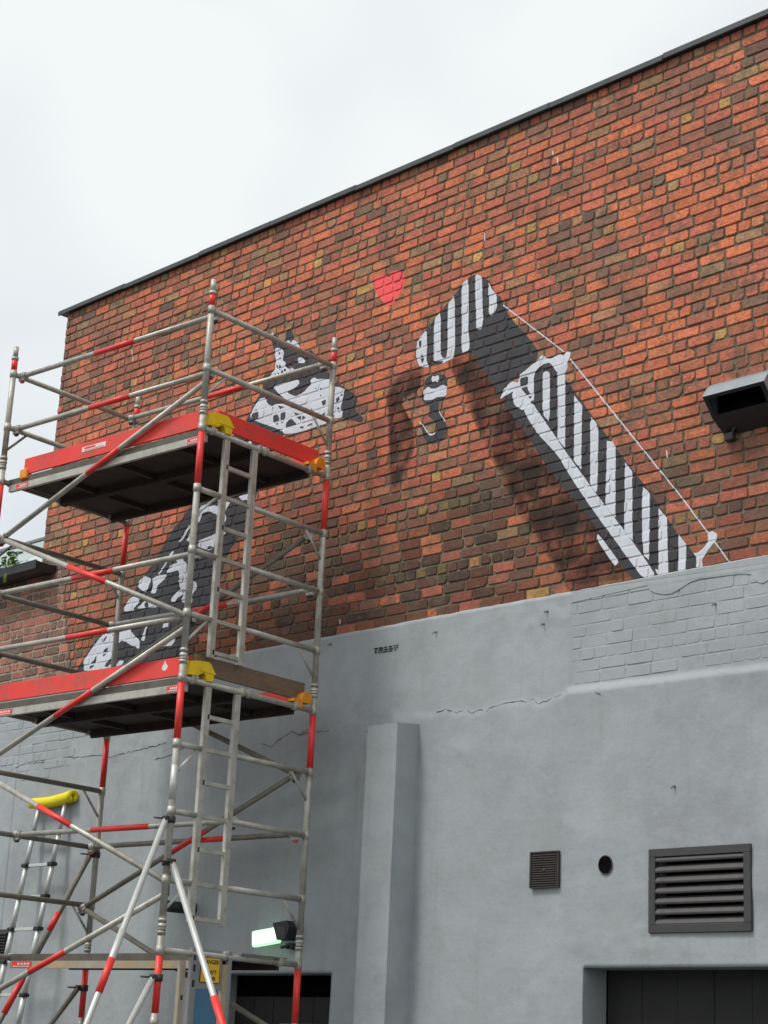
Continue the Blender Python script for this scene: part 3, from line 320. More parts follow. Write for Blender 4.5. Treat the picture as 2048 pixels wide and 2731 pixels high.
# --- mortar beds
def flat(poly, d, name, m, parent):
    mb = MB(); n = len(poly)
    mb.add([(u, d, z) for u, z in poly] + [(u, d + .2, z) for u, z in poly], [tuple(range(n))] + [(k, (k + 1) % n, n + (k + 1) % n, n + k) for k in range(n)])
    return mb.build(name, m, parent)
flat([(UL + .004, ZT), (UL + .004, 6.43), (-5.99, 6.40), (-5.56, 5.02), (UR, 5.02), (UR, ZT)], .0095, 'mortar_bed', M['mortar'], WALL)
flat([(-11.9, 6.43), (UL + .004, 6.43), (-5.99, 6.40), (-5.56, 5.02), (-11.9, 5.02)][::-1], .0072, 'mortar_bed', M['mortar_light'], ANNEX)
one(lambda mb: (mb.box(UL + .01, UR, .42, 6, 0, ZT - .01), mb.box(UL + .01, UL + .05, .215, .42, 0, ZT - .01)), 'wall_body', M['mortar'], WALL)
one(lambda mb: mb.box(-12, UL + .005, .3, 4, 0, 6.40), 'wall_body', M['mortar_light'], ANNEX)
# --- coping in lengths
u = UL - .10; k = 0
while u < UR:
    L = 1.15 + .1 * math.sin(k * 2.1); dz = random.uniform(-.008, .006)
    def cop(mb, a=u, b=min(u + L, UR), dz=dz):
        pr = [(-.052, ZT - .012), (-.052, ZT + .030), (-.030, ZT + .050), (.40, ZT + .060), (.40, ZT + .002), (-.030, ZT + .002), (-.034, ZT - .012)]
        mb.prism([(x, z + dz) for x, z in pr], lambda d, z, a: (a, d, z), a, b - .006)
    one(cop, 'coping', M['coping'], WALL); u += L; k += 1

# --- grey painted render over the lower wall
def ztop(u): return 5.093 + .010 * fbm(u, 0, 1.1, 3, 5) + .006 * fbm(u, 0, 7, 2, 6)
CRK = MUR['crack']
def crack_z(u):
    c = CRK[0]
    if u < c[0][0] or u > c[-1][0]: return None
    for (a, za), (b, zb) in zip(c, c[1:]):
        if a <= u <= b: return za + (zb - za) * (u - a) / max(1e-6, b - a)
def ledge_z(u): return 4.352 - .018 * (u - .76) + .010 * fbm(u, 0, 2.2, 3, 9)
PU = .757
HOLES = [(-3.05, -1.618, -1, 2.322), (.93, 4.0, -1, 2.352), (1.555, 2.275, 2.63, 3.085)]
def seam(u):
    """height of the line where the lower coat laps over the upper one, and how far it stands proud"""
    c0 = CRK[0][0][0]
    if u >= PU: return ledge_z(u), .034
    z = crack_z(u)
    if z is not None: return z, .009 + .025 * sst(PU - .12, PU, u)
    return CRK[0][0][1], .009 * sst(c0 - .9, c0, u)
ROUGH = [(1.25, 2.52, .30, .08, .035), (1.42, 2.72, .10, .25, .03), (2.38, 2.85, .10, .3, .025), (.5, 4.9, .25, .12, .030), (-.1, 4.95, .35, .08, .025), (-1.2, 4.3, .6, .06, .03), (.45, 2.1, .3, .2, .02), (1.9, 3.18, .5, .05, .03), (-.3, 3.95, .3, .12, .02), (-4.6, 4.35, .9, .14, .03), (1.5, 4.85, .6, .12, .02)]
def relief(u, z):
    d = -.016 + .020 * fbm(u * .6, z, .55, 2, 1) + .007 * fbm(u, z, 1.7, 2, 2) + .0042 * fbm(u, z, 6, 3, 4) + .0020 * fbm(u, z, 14, 2, 14)
    rough = fbm(u, z, 1.1, 2, 12)
    for cu, cz, ru, rz, am in ROUGH:
        g = math.exp(-((u - cu) / ru) ** 2 - ((z - cz) / rz) ** 2)
        if g > .04: d -= .55 * am * g * (abs(fbm(u + z * .5, z, 5, 3, 15)) * 1.6 + .35 * fbm(u, z, 20, 2, 16))
    zl, amp = seam(u)
    low = amp * sst(zl + .004, zl - .024, z) * math.exp(-max(0, zl - z) / .45)
    if u > PU:
        q = sst(zl + .004, zl - .024, z)
        e = sst(PU - .001, PU + .012, u)
        up = -.006 + .003 * fbm(u, z, 7, 2, 3)
        d = (up * e + d * (1 - e)) * (1 - q) + d * q
    return d - low
def sheet(u0, u1, zmax, parent, holes, name):
    us = set(); zs = set()
    n = int((u1 - u0) / .03)
    for k in range(n + 1): us.add(round(u0 + (u1 - u0) * k / n, 4))
    n = int((zmax) / .03)
    for k in range(n + 1): zs.add(round(zmax * k / n, 4))
    for a, b, c, e in holes:
        for q in (a, b):
            if u0 < q < u1: us.add(q)
        for q in (c, e):
            if 0 < q < zmax: zs.add(q)
    if u0 < PU < u1: us |= {PU, PU + .012}
    def prune(s, keep):
        s = sorted(s); o = []
        for q in s:
            if o and q - o[-1] < .008:
                if any(abs(q - h) < 1e-6 for h in keep): o[-1] = q
                continue
            o.append(q)
        return o
    us = prune(us, [q for h in holes for q in h[:2]] + [PU]); zs = prune(zs, [q for h in holes for q in h[2:]])
    # extra rows close to the ledge
    mb = MB(); idx = {}
    def vid(i, j):
        if (i, j) not in idx:
            u, z = us[i], zs[j]
            zz = z + (ztop(u) - zmax) * sst(zmax - .2, zmax, z)
            if u > PU - .01:      # make rows follow the ledge so that its lip is crisp
                lz = ledge_z(u); base = 4.34
                t = max(0, 1 - abs(z - base) / .12)
                zz += (lz - base) * t
            idx[(i, j)] = len(mb.v); mb.v.append((u, relief(u, zz), zz))
        return idx[(i, j)]
    keep = {}
    for i in range(len(us) - 1):
        for j in range(len(zs) - 1):
            cu, cz = (us[i] + us[i + 1]) / 2, (zs[j] + zs[j + 1]) / 2
            if any(a < cu < b and c < cz < e for a, b, c, e in holes): continue
            keep[(i, j)] = 1
    def face(q, mi, sm): mb.f.append(q); mb.m.append(mi); mb.sm.append(sm)
    for (i, j) in keep: face([vid(i, j), vid(i + 1, j), vid(i + 1, j + 1), vid(i, j + 1)], 0, True)
    def skirt(p, q, mi):
        a, b = mb.v[p], mb.v[q]; k = len(mb.v)
        mb.v += [a, b, (a[0], .0155, a[2]), (b[0], .0155, b[2])]; face([k, k + 1, k + 3, k + 2], mi, False)
    for (i, j) in keep:
        if (i, j + 1) not in keep: skirt(vid(i, j + 1), vid(i + 1, j + 1), 1 if j + 2 == len(zs) else 0)
        if (i, j - 1) not in keep: skirt(vid(i, j), vid(i + 1, j), 0)
        if (i - 1, j) not in keep: skirt(vid(i, j), vid(i, j + 1), 0)
        if (i + 1, j) not in keep: skirt(vid(i + 1, j), vid(i + 1, j + 1), 0)
    return mb.build(name, [M['render'], M['render_edge']], parent)
sheet(UL, UR, 5.093, WALL, HOLES, 'grey_render')
sheet(-12, UL - .001, 5.093, ANNEX, [], 'grey_render')
# solid backing with reveals round the openings
def backing(mb, u0, u1, z1, holes, d0, d1):
    us = sorted({u0, u1} | {q for h in holes for q in h[:2] if u0 < q < u1}); zs = sorted({0, z1} | {q for h in holes for q in h[2:] if 0 < q < z1})
    inh = lambda u, z: any(a < u < b and c < z < e for a, b, c, e in holes)
    for a, b in zip(us, us[1:]):
        for c, e in zip(zs, zs[1:]):
            if not inh((a + b) / 2, (c + e) / 2): mb.box(a, b, d0, d1, c, e)
_b = MB(); backing(_b, UL + .012, UR, 5.015, HOLES, .0155, .24)
_bk = _b.build('wall_backing', M['render'], WALL)
one(lambda mb: mb.box(-12, UL + .01, .0155, .24, 0, 5.015), 'wall_backing', M['render'], ANNEX)
# old plaster patch that laps over the bricks at the top right
def patch(mb):
    pts = [(u, z) for u, z in MUR['flake']]
    pts = [(min(u, 9), z) for u, z in pts]
    pts[10:11] = [(2.52, 5.075), (UR, 5.08), (UR, 4.93), (2.9, 4.95)][::-1]
    pts = pts[:10]
    pts = pts[:1] + [q for k in range(1, len(pts) - 1) for q in ((pts[k][0] * .75 + pts[k - 1][0] * .25, pts[k][1] * .75 + pts[k - 1][1] * .25), (pts[k][0] * .75 + pts[k + 1][0] * .25, pts[k][1] * .75 + pts[k + 1][1] * .25))] + pts[-1:]
    pts = pts + [(2.62, 4.985), (2.9, 4.95), (UR, 4.93), (UR, 5.083), (2.0, 5.083), (1.0, 5.083), (.765, 5.083), (.765, 5.0)]
    n = len(pts); vv = [(u, -.013 + .004 * fbm(u, z, 3, 2, 7), z) for u, z in pts]
    tri = tessellate_polygon([[Vector((u, z, 0)) for u, z in pts]])
    mb.add(vv + [(u, .010, z) for u, _, z in vv], [tuple(t) for t in tri] + [(k, (k + 1) % n, n + (k + 1) % n, n + k) for k in range(n)])
one(patch, 'plaster_patch', M['render'], WALL)
# painted bricks: right-hand panel and the bricks that show through the paint on the left
PB = []
for k in range(9):
    z0 = ZB - .004 - (k + 1) * CH
    if z0 < 4.33: break
    course('p', z0, PU + .012, UR, k % 6 == 5, -.0088, gap=.0065, cut=.010, bev=.0028, store=PB, ph=random.uniform(.02, .22))
for k in range(10):
    z0 = ZB - .010 - (k + 1) * CH
    r = -4.5 - .13 * k + random.uniform(-.2, .2)
    course('p', z0, UL + .02, r, k % 5 == 2, -.0195, gap=.010, cut=.008, bev=.0032, store=PB, ph=random.uniform(0, .2))
    course('q', z0, -7.4, UL, k % 5 == 2, -.0195, gap=.010, cut=.008, bev=.0032, store=PB, ph=random.uniform(0, .2))
for b in PB:
    uc, zc = b[1], b[2]
    if b[0] == 'p' and uc > PU and zc - .05 < ledge_z(uc): continue
    dm = max(v[1] for v in b[3])
    vs = b[3]
    if uc < 0:   # half buried in paint: follow the plaster
        sh = relief(uc, zc) + .0165
        vs = [(q[0], q[1] + sh, q[2]) for q in vs]
    mb = MB(); mb.add(vs, b[4]); mb.build('painted_brick', M['render'], WALL if b[0] == 'p' else ANNEX, loc=(uc, 0, zc))
# cracks: thin gaping strips that follow the plaster
for c in CRK:
    mb = MB(); pts = []
    for (a, za), (b, zb) in zip(c, c[1:]):
        n = max(2, int(math.hypot(b - a, zb - za) / .03))
        for k in range(n): pts.append((a + (b - a) * k / n + random.uniform(-.004, .004), za + (zb - za) * k / n + random.uniform(-.006, .006)))
    pts.append(c[-1])
    for (a, za), (b, zb) in zip(pts, pts[1:]):
        w0 = random.uniform(.0015, .005); q = [(a, za - w0), (b, zb - w0), (b, zb + w0), (a, za + w0)]
        mb.add([(x, relief(x, y) - .0022, y) for x, y in q], [(0, 1, 2, 3)])
    mb.build('crack', M['crack'], WALL)
# --- pilaster
def pil(mb):
    cx = -1.33; P0, P1, dp = -1.255, -.83, .27
    # front face is set by its real distance from the wall
    for face in range(2):
        n, m = (12, 90)
        vs = []; fs = []
        for i in range(n + 1):
            for j in range(m + 1):
                t = i / n; z = 4.205 * j / m
                r = .005 * fbm(t * .4 + face * 5, z, 2.0, 3, 21) + .002 * fbm(t * .4 + face * 5, z, 9, 2, 22)
                if face == 0: vs.append((PF0 + (PF1 - PF0) * t, -PD + r, z))
                else: vs.append((PF1 + (r if 0 < i < n else 0), -PD + (PD + .01) * t + (.005 * fbm(0 * .4, z, 2, 3, 21) if i == 0 else 0), z))
        o = len(mb.v); mb.v += vs
        for i in range(n):
            for j in range(m):
                a = o + i * (m + 1) + j; mb.f.append([a, a + m + 1, a + m + 2, a + 1]); mb.m.append(0); mb.sm.append(True)
    mb.add([(PF0, -PD + .002, 0), (PF0, .01, 0), (PF0, .01, 4.205), (PF0, -PD + .002, 4.205)], [(0, 1, 2, 3)])
    mb.add([(PF0, -PD, 4.203), (PF1, -PD, 4.203), (PF1, .01, 4.235), (PF0, .01, 4.235)], [(0, 1, 2, 3)])
    mb.add([(PF1, -PD, 4.203), (PF1, .01, 4.203), (PF1, .01, 4.235)], [(0, 1, 2)])
PD = .27; _ff = 10.2 / (10.2 - PD)
PF0 = 9.16 + (-1.36 - 9.16) / _ff; PF1 = 9.16 + (-1.02 - 9.16) / _ff
one(pil, 'pilaster', M['render'], WALL)
# --- doorways
for i in range(11):
    one(lambda mb, i=i: mb.box(.94 + i * .30, .94 + i * .30 + .296, .245 + (i % 2) * .002, .28, 0, 2.40), 'door_plank', M['door'], WALL)
for i in range(6):
    one(lambda mb, i=i: mb.box(-3.06 + i * .245, -3.06 + i * .245 + .238, .245, .28, 0, 2.15), 'door_plank', M['door'], WALL)
one(lambda mb: mb.box(-3.06, -1.6, .30, .33, 0, 2.4), 'door_backing', M['void'], WALL)
one(lambda mb: mb.box(.92, 4.1, .29, .32, 0, 2.45), 'door_backing', M['void'], WALL)
one(lambda mb: mb.box(-2.35, -1.63, .12, .15, 0, 1.935, b=.004), 'blue_board', M['blue'], WALL)
# rusty fixings left in the wall
for u, z in MUR['nails']:
    d = relief(u, z)
    def nail(mb, u=u, z=z, d=d):
        mb.tube((u, d + .01, z), (u - .006, d - .028, z - .004), .005, 8); mb.tube((u - .006, d - .028, z - .004), (u - .008, d - .028, z - .018), .004, 8)
        mb.tube((u, d + .004, z), (u, d - .004, z), .011, 10)
    one(nail, 'wall_fixing', M['alu_dark'], WALL)

# ================================================================ mural: paint films that follow every brick face, arris and joint
def clip(poly, conv):
    out = poly
    n = len(conv)
    for i in range(n):
        ax, ay = conv[i]; bx, by = conv[(i + 1) % n]; inp = out; out = []
        if not inp: return []
        for k in range(len(inp)):
            p = inp[k]; q = inp[(k + 1) % len(inp)]
            sp = (bx - ax) * (p[1] - ay) - (by - ay) * (p[0] - ax); sq = (bx - ax) * (q[1] - ay) - (by - ay) * (q[0] - ax)
            if sp >= 0: out.append(p)
            if (sp >= 0) != (sq >= 0):
                t = sp / (sp - sq); out.append((p[0] + (q[0] - p[0]) * t, p[1] + (q[1] - p[1]) * t))
    return out
def area2(t): return sum(t[k][0] * t[(k + 1) % len(t)][1] - t[(k + 1) % len(t)][0] * t[k][1] for k in range(len(t)))
def ccw(t): return t if area2(t) > 0 else t[::-1]
def soften(p):
    if len(p) < 6: return p
    o = []
    for k in range(len(p)):
        a, q, c = p[k - 1], p[k], p[(k + 1) % len(p)]
        o += [(q[0] + (a[0] - q[0]) * .16, q[1] + (a[1] - q[1]) * .16), (q[0] + (c[0] - q[0]) * .16, q[1] + (c[1] - q[1]) * .16)]
    return o
def tris(polys):
    o = []
    for p in polys:
        p = soften(p)
        for t in tessellate_polygon([[Vector((a, b, 0)) for a, b in p]]):
            q = ccw([tuple(p[i]) for i in t])
            if abs(area2(q)) > 1e-7: o.append((min(a[0] for a in q), max(a[0] for a in q), min(a[1] for a in q), max(a[1] for a in q), q))
    return o
MAINB = [b for b in BR if b[0] == 'main']
for b in MAINB: pass
BBOX = [(min(v[0] for v in b[3]), max(v[0] for v in b[3]), min(v[2] for v in b[3]), max(v[2] for v in b[3])) for b in BR]
def film(layers, name, label, clipz=ZB + .002):
    mb = MB(); mats = []
    for li, (polys, m, lift) in enumerate(layers):
        T = tris(polys); jd = {'white_paint': .0042, 'black_paint': .0075}.get(m.name, .0085)
        if not T: continue
        mats.append(m); mi = len(mats) - 1
        u0 = min(t[0] for t in T); u1 = max(t[1] for t in T); z0 = min(t[2] for t in T); z1 = max(t[3] for t in T)
        def emit(conv, plane):     # plane: three 3D points
            a, b_, c = plane; n = (b_ - a).cross(c - a)
            if abs(n.y) < 1e-9: return
            cu0 = min(q[0] for q in conv); cu1 = max(q[0] for q in conv); cz0 = min(q[1] for q in conv); cz1 = max(q[1] for q in conv)
            for t in T:
                if t[1] < cu0 or t[0] > cu1 or t[3] < cz0 or t[2] > cz1: continue
                r = clip(t[4], conv)
                if len(r) < 3 or abs(area2(r)) < 2e-8: continue
                mb.add([(x, a.y - ((x - a.x) * n.x + (y - a.z) * n.z) / n.y - lift, y) for x, y in r], [tuple(range(len(r)))], mi)
        for bb, b in zip(BBOX, BR):
            if bb[1] < u0 or bb[0] > u1 or bb[3] < z0 or bb[2] > z1: continue
            v = [Vector(q) for q in b[3]]
            cen = sum(v[16:24], Vector()) / 8
            for k in range(8):
                tr = (cen, v[16 + k], v[16 + (k + 1) % 8]); emit(ccw([(q.x, q.z) for q in tr]), (v[16], v[19], v[22]))
            for k in range(8):
                A, B_, C_, D_ = v[8 + k], v[8 + (k + 1) % 8], v[16 + (k + 1) % 8], v[16 + k]
                for tr in ((A, B_, C_), (A, C_, D_)):
                    cv = ccw([(q.x, q.z) for q in tr])
                    if area2(cv) > 1e-8: emit(cv, tr)
        for t in T:
            r = clip(t[4], [(u0 - 1, clipz), (u1 + 1, clipz), (u1 + 1, z1 + 1), (u0 - 1, z1 + 1)])
            if len(r) >= 3: mb.add([(x, jd - lift, y) for x, y in r], [tuple(range(len(r)))], mi)
    o = mb.build(name, mats, WALL, fix=False)
    # all films face the street
    me = o.data; fl = [p.index for p in me.polygons if p.normal.y > 0]
    bm = bmesh.new(); bm.from_mesh(me); bm.faces.ensure_lookup_table(); bmesh.ops.reverse_faces(bm, faces=[bm.faces[i] for i in fl]); bm.to_mesh(me); bm.free()
    tag(o, label); return o
def shrink(p, k, n=.02):
    cu = sum(q[0] for q in p) / len(p); cz = sum(q[1] for q in p) / len(p)
    return [(cu + (u - cu) * k + .03 * fbm(u, z, 6, 2, 41), cz + (z - cz) * k + .03 * fbm(u, z, 6, 2, 43)) for u, z in p]
film([([shrink(p, k) for p in MUR['shade'][0]], M['shade'], .0004 + .00012 * i) for i, k in enumerate((1.08, 1.0, .92))], 'sprayed_shadow', 'soft dark sprayed shadow under the painted crane arm')
film([(MUR['dog'][0], M['black_paint'], .0008), (MUR['dog'][1], M['white_paint'], .0012), (MUR['dog'][2], M['black_paint'], .0016)], 'painted_dog', 'painted black and white spotted dog')
film([(MUR['crane'][0], M['black_paint'], .0008), (MUR['crane'][1], M['white_paint'], .0012), (MUR['crane'][2], M['black_paint'], .0016)], 'painted_crane', 'painted crane arm with zebra stripes')
film([(MUR['hook'][0], M['black_paint'], .0008), (MUR['hook'][1], M['white_paint'], .0012)], 'painted_hook', 'painted black crane hook')
film([(MUR['heart'][0], M['heart_paint'], .0008)], 'painted_heart', 'painted red heart')
for u, z, q in MUR['lime']: film([([[(u, z), (u + .012, z - .01), (u + .016, z - q), (u + .004, z - q)]], M['white_paint'], .0008)], 'lime_streak', None)
# stencilled signature on the render
def stencil(mb):
    for q in MUR['tag']:
        n = len(q); mb.add([(u, min(relief(a, b) for a, b in q) - .004, z) for u, z in q], [tuple(range(n))])
tag(one(stencil, 'stencil_lettering', M['stencil'], WALL), 'black stencilled word TABBY')

# ================================================================ things fixed to the wall
def at(u, d, z): return W2L @ Vector((u, d, z))
def wall_thing(name, label, cat, u, z, d=0.0, group=None): return root(name, label, cat, at(u, d, z), -YW, group)
# large louvre
t = wall_thing('wall_louvre', 'large dark louvred vent with seven slanting blades above the garage opening', 'vent', 1.915, 2.857, -.02)
W2, H2 = .412, .282
for nm, (a, b, c, e) in {'t': (-W2, W2, H2 - .055, H2), 'b': (-W2, W2, -H2, -H2 + .055), 'l': (-W2, -W2 + .055, -H2 + .055, H2 - .055), 'r': (W2 - .055, W2, -H2 + .055, H2 - .055)}.items():
    one(lambda mb: mb.box(a, b, -.022, .03, c, e, b=.003), 'frame_bar', M['louvre'], t)
for k in range(7):
    zc = -H2 + .075 + k * .0705
    def bl(mb, zc=zc):
        pr = [(-.008, zc - .026), (-.015, zc - .022), (-.018, zc - .012), (-.014, zc + .002), (-.004, zc + .012), (.036, zc + .032), (.040, zc + .027), (.004, zc + .002), (-.004, zc - .010), (-.002, zc - .026)]
        mb.prism(pr, lambda d, z, a: (a, d, z), -W2 + .055, W2 - .055)
    one(bl, 'blade', M['blade'], t)
one(lambda mb: mb.box(-W2 + .05, W2 - .05, .12, .14, -H2 + .05, H2 - .05), 'dark_back', M['void'], t)
# small fixed vent
t = wall_thing('grille_vent', 'small square brown plastic vent with fine slats left of the round hole', 'vent', .574, 3.04, -.02)
one(lambda mb: (mb.box(-.134, .134, -.012, .02, -.130, .130, b=.004)), 'cover', M['vent'], t)
for k in range(14):
    z = -.112 + k * .0165
    one(lambda mb: mb.prism([(-.013, z), (-.024, z - .002), (-.024, z + .003), (-.013, z + .012)], lambda d, zz, a: (a, d, zz), -.118, .118), 'slat', M['vent'], t)
one(lambda mb: (mb.box(-.134, -.122, -.026, -.012, -.13, .13), mb.box(.122, .134, -.026, -.012, -.13, .13), mb.box(-.122, .122, -.026, -.012, .121, .13), mb.box(-.122, .122, -.026, -.012, -.13, -.121)), 'rim', M['vent'], t)
one(lambda mb: mb.tube((0, -.01, 0), (0, -.028, 0), .012, 10), 'screw_cap', M['vent'], t)
# round hole with a pipe sleeve
t = wall_thing('vent_hole', 'round black pipe hole in the grey wall between the two vents', 'pipe', 1.121, 3.052, relief(1.121, 3.052))
def ringtube(mb, r0, r1, y0, y1, n=28):
    vs = []
    for r, y in ((r1, y0), (r1, y1), (r0, y1), (r0, y0)):
        vs += [(r * math.cos(2 * math.pi * k / n), y, r * 1.08 * math.sin(2 * math.pi * k / n)) for k in range(n)]
    for a in range(4):
        b = (a + 1) % 4; mb.add(vs[a * n:a * n + n] + vs[b * n:b * n + n], [(k, (k + 1) % n, n + (k + 1) % n, n + k) for k in range(n)], smooth=a in (0, 2))
one(lambda mb: ringtube(mb, .058, .061, -.010, .02), 'sleeve', M['dark_metal'], t)
one(lambda mb: mb.tube((0, -.006, 0), (0, .020, 0), .0585, 28), 'dark_bore', M['void'], t)
# grille at the left edge of the picture
t = wall_thing('wall_grille', 'dark slatted wall grille low on the left behind the telescopic ladder', 'vent', -6.33, 2.60, -.03)
one(lambda mb: (mb.box(-.21, .185, -.01, .02, -.145, .145, b=.004)), 'frame', M['dark_metal'], t)
for k in range(9):
    z = -.125 + k * .028
    one(lambda mb: mb.prism([(-.010, z), (-.032, z - .004), (-.032, z + .002), (-.010, z + .018)], lambda d, zz, a: (a, d, zz), -.195, .165), 'slat', M['black'], t)
# box hood high on the right
t = wall_thing('extract_hood', 'grey sheet metal hood with a black mouth, high on the brick wall at right', 'hood', 2.139, 6.0, 0)
HP = [(.0, .36), (-.17, .36), (-.215, .325), (-.235, .298), (-.275, .240), (-.15, .106), (0, .02)]
HW = .50
def hood_shell(mb):
    th = .006
    for a, b in zip(HP[:4], HP[1:5]):
        mb.add([(0, a[0], a[1]), (HW, a[0], a[1]), (HW, b[0], b[1]), (0, b[0], b[1])], [(0, 1, 2, 3)])
def hood_side(mb, x): mb.prism(HP, lambda d, z, a: (a, d, z), x, x + .006)
one(hood_shell, 'hood_shell', M['hood'], t)
one(lambda mb: mb.add([(0, *HP[5]), (HW, *HP[5]), (HW, *HP[6]), (0, *HP[6])], [(0, 1, 2, 3)]), 'underside', M['black'], t)
one(lambda mb: hood_side(mb, -.006), 'side_panel', M['hood'], t); one(lambda mb: hood_side(mb, HW), 'side_panel', M['hood'], t)
def mouth(mb):
    a = Vector((0, -.275, .240)); b = Vector((0, -.15, .106)); X = Vector((1, 0, 0)); n = (b - a).cross(X).normalized()
    for s0, s1, x0, x1 in ((0, .14, .0, HW), (.86, 1, .0, HW), (.14, .86, 0, .035), (.14, .86, HW - .035, HW)):
        p = [a.lerp(b, s0) + X * x0, a.lerp(b, s0) + X * x1, a.lerp(b, s1) + X * x1, a.lerp(b, s1) + X * x0]
        mb.add([q + n * .004 for q in p] + [q - n * .012 for q in p], [(0, 1, 2, 3), (4, 5, 6, 7), (0, 1, 5, 4), (1, 2, 6, 5), (2, 3, 7, 6), (3, 0, 4, 7)])
one(mouth, 'mouth_rim', M['black'], t)
one(lambda mb: mb.box(.004, HW - .004, -.10, -.09, .09, .33), 'dark_throat', M['void'], t)
one(lambda mb: (mb.box(.02, .09, -.05, .0, -.03, .03, b=.006), mb.tube((.05, -.03, .0), (.12, -.05, .06), .008, 8)), 'bracket', M['dark_metal'], t)
# floodlight
t = wall_thing('floodlight', 'lit floodlight with a glowing pale green face and black body behind the scaffold post', 'light', -2.27, 2.63, -.03)
LR = Matrix.Rotation(math.radians(-6), 4, 'Y')
def lit(mb):
    mb.box(-.215, .105, -.10, -.045, -.085, .045, b=.012)
    mb.v = [tuple(LR @ Vector(q)) for q in mb.v]
one(lit, 'lit_diffuser', M['lamp'], t)
def core(mb):
    mb.box(-.185, .09, -.108, -.1005, -.065, .022, b=.003)
    mb.v = [tuple(LR @ Vector(q)) for q in mb.v]
one(core, 'lit_tube', M['lamp_core'], t)
def body(mb):
    mb.prism([(.07, .075), (.235, .075), (.265, .02), (.22, -.065), (.115, -.065)], lambda x, z, a: (x, a, z), -.115, -.01)
    mb.v = [tuple(LR @ Vector(q)) for q in mb.v]
one(body, 'housing', M['black'], t)
one(lambda mb: (mb.box(.12, .22, -.118, -.114, -.045, .05),), 'front_plate', M['dark_metal'], t)
one(lambda mb: (mb.box(.16, .24, -.05, .03, -.12, -.075, b=.006), mb.tube((.2, -.05, -.10), (.14, -.08, -.11), .012, 8)), 'bracket', M['black'], t)
one(lambda mb: mb.box(-.18, .2, -.045, .02, -.05, .03), 'back_box', M['dark_metal'], t)
# flue pipe
t = wall_thing('flue_pipe', 'short black flue pipe sticking out of the grey wall behind the scaffold ladder', 'pipe', -3.41, 2.866, -.01)
def flue(mb):
    n = 24
    ringtube(mb, .034, .045, -.285, 0.0); mb.tube((0, -.2, 0), (0, -.19, 0), .036, n)
one(flue, 'pipe', M['black'], t)
one(lambda mb: mb.tube((0, -.035, 0), (0, .0, 0), .068, 24, r1=.072), 'wall_flange', M['black'], t)

# ================================================================ annex roof
EZ = 6.405
def roofsheet(mb):
    pitch = .076; n = int((12 - 6.335) / pitch * 6); vs = []; fs = []
    for i in range(n + 1):
        u = -12 + (12 - 6.335) * i / n
        h = .011 * math.sin(2 * math.pi * (u / pitch))
        vs += [(u, -.24, EZ + h), (u, 1.2, EZ + .90 + h), (u, -.24, EZ + h - .006)]
    for i in range(n):
        a = i * 3; fs += [(a, a + 3, a + 4, a + 1), (a, a + 2, a + 5, a + 3)]
    mb.add(vs, fs, smooth=True)
one(roofsheet, 'roof', M['roof'], ANNEX)
one(lambda mb: mb.prism([(1.10, EZ + .86), (1.2, EZ + .945), (1.32, EZ + .88), (1.2, EZ + .925)], lambda d, z, a: (a, d, z), -12, -6.34), 'ridge_cap', M['coping'], ANNEX)
def gutter(mb):
    pr = [(-.26, EZ - .01), (-.26, EZ - .10), (-.20, EZ - .13), (-.02, EZ - .10), (-.006, EZ - .02), (-.10, EZ - .03), (-.24, EZ - .02)]
    mb.prism(pr, lambda d, z, a: (a, d, z), -12, -6.03)
one(gutter, 'gutter', M['black'], ANNEX)
def weed(mb):
    rnd = random.Random(4)
    for k in range(64):
        a = rnd.uniform(0, 6.28); r = rnd.uniform(.02, .13); L = rnd.uniform(.05, .11)
        p = Vector((math.cos(a) * r * 1.3, math.sin(a) * r * .6, rnd.uniform(.0, .15)))
        d = Vector((math.cos(a) * .8, math.sin(a) * .6, rnd.uniform(-.5, .6))).normalized() * L; s = d.cross(Vector((0, 0, 1))).normalized() * L * .26
        mb.add([p, p + d * .5 + s, p + d + Vector((0, 0, -.015)), p + d * .5 - s], [(0, 1, 2, 3)])
t = wall_thing('weed', 'leafy green weed growing out of the gutter of the low roof', 'plant', -6.60, EZ - .01, -.23)
one(weed, 'foliage', M['leaf'], t)
def stems(mb):
    rnd = random.Random(5)
    for k in range(7): mb.tube((0, 0, -.03), (rnd.uniform(-.14, .14), rnd.uniform(-.05, .05), rnd.uniform(.05, .14)), .004, 6)
    for k in range(3): mb.tube((.02 * k, -.02, -.02), (.02 * k + .03, -.04, -.17), .005, 6)
one(stems, 'stem', M['leaf'], t)

# ================================================================ telescopic ladder and its foam roll
t = wall_thing('telescopic_ladder', 'silver telescopic ladder with black rung ends leaning on the grey wall at the left', 'ladder', -5.58, 0, -.62)
LT, LB = Vector((0, .54, 3.90)), Vector((0, 0, 0)); LD = (LT - LB).normalized()
for s in (-1, 1):
    def rail(mb, s=s):
        L = (LT - LB).length; k = 0; a = 0
        while a < L - .05:
            b = min(a + .305, L); mb.tube(LB + LD * a + Vector((s * .215, 0, 0)), LB + LD * b + Vector((s * .215, 0, 0)), .033 - .0009 * k, 16); a = b; k += 1
    one(rail, 'rail', M['alu_bright'], t)
for k in range(12):
    p = LB + LD * (.305 * (k + 1) + .0)
    if p.z > 3.72: break
    one(lambda mb: mb.box(-.19, .19, p.y - .017, p.y + .017, p.z - .019, p.z + .011, b=.004), 'rung', M['alu_bright'], t)
    for s in (-1, 1):
        one(lambda mb: (mb.box(s * .215 - .039, s * .215 + .039, p.y - .039, p.y + .034, p.z - .019, p.z + .017, b=.008), mb.box(s * .167 - .018, s * .167 + .018, p.y - .018, p.y + .018, p.z - .020, p.z + .012, b=.003)), 'rung_cap', M['black'], t)
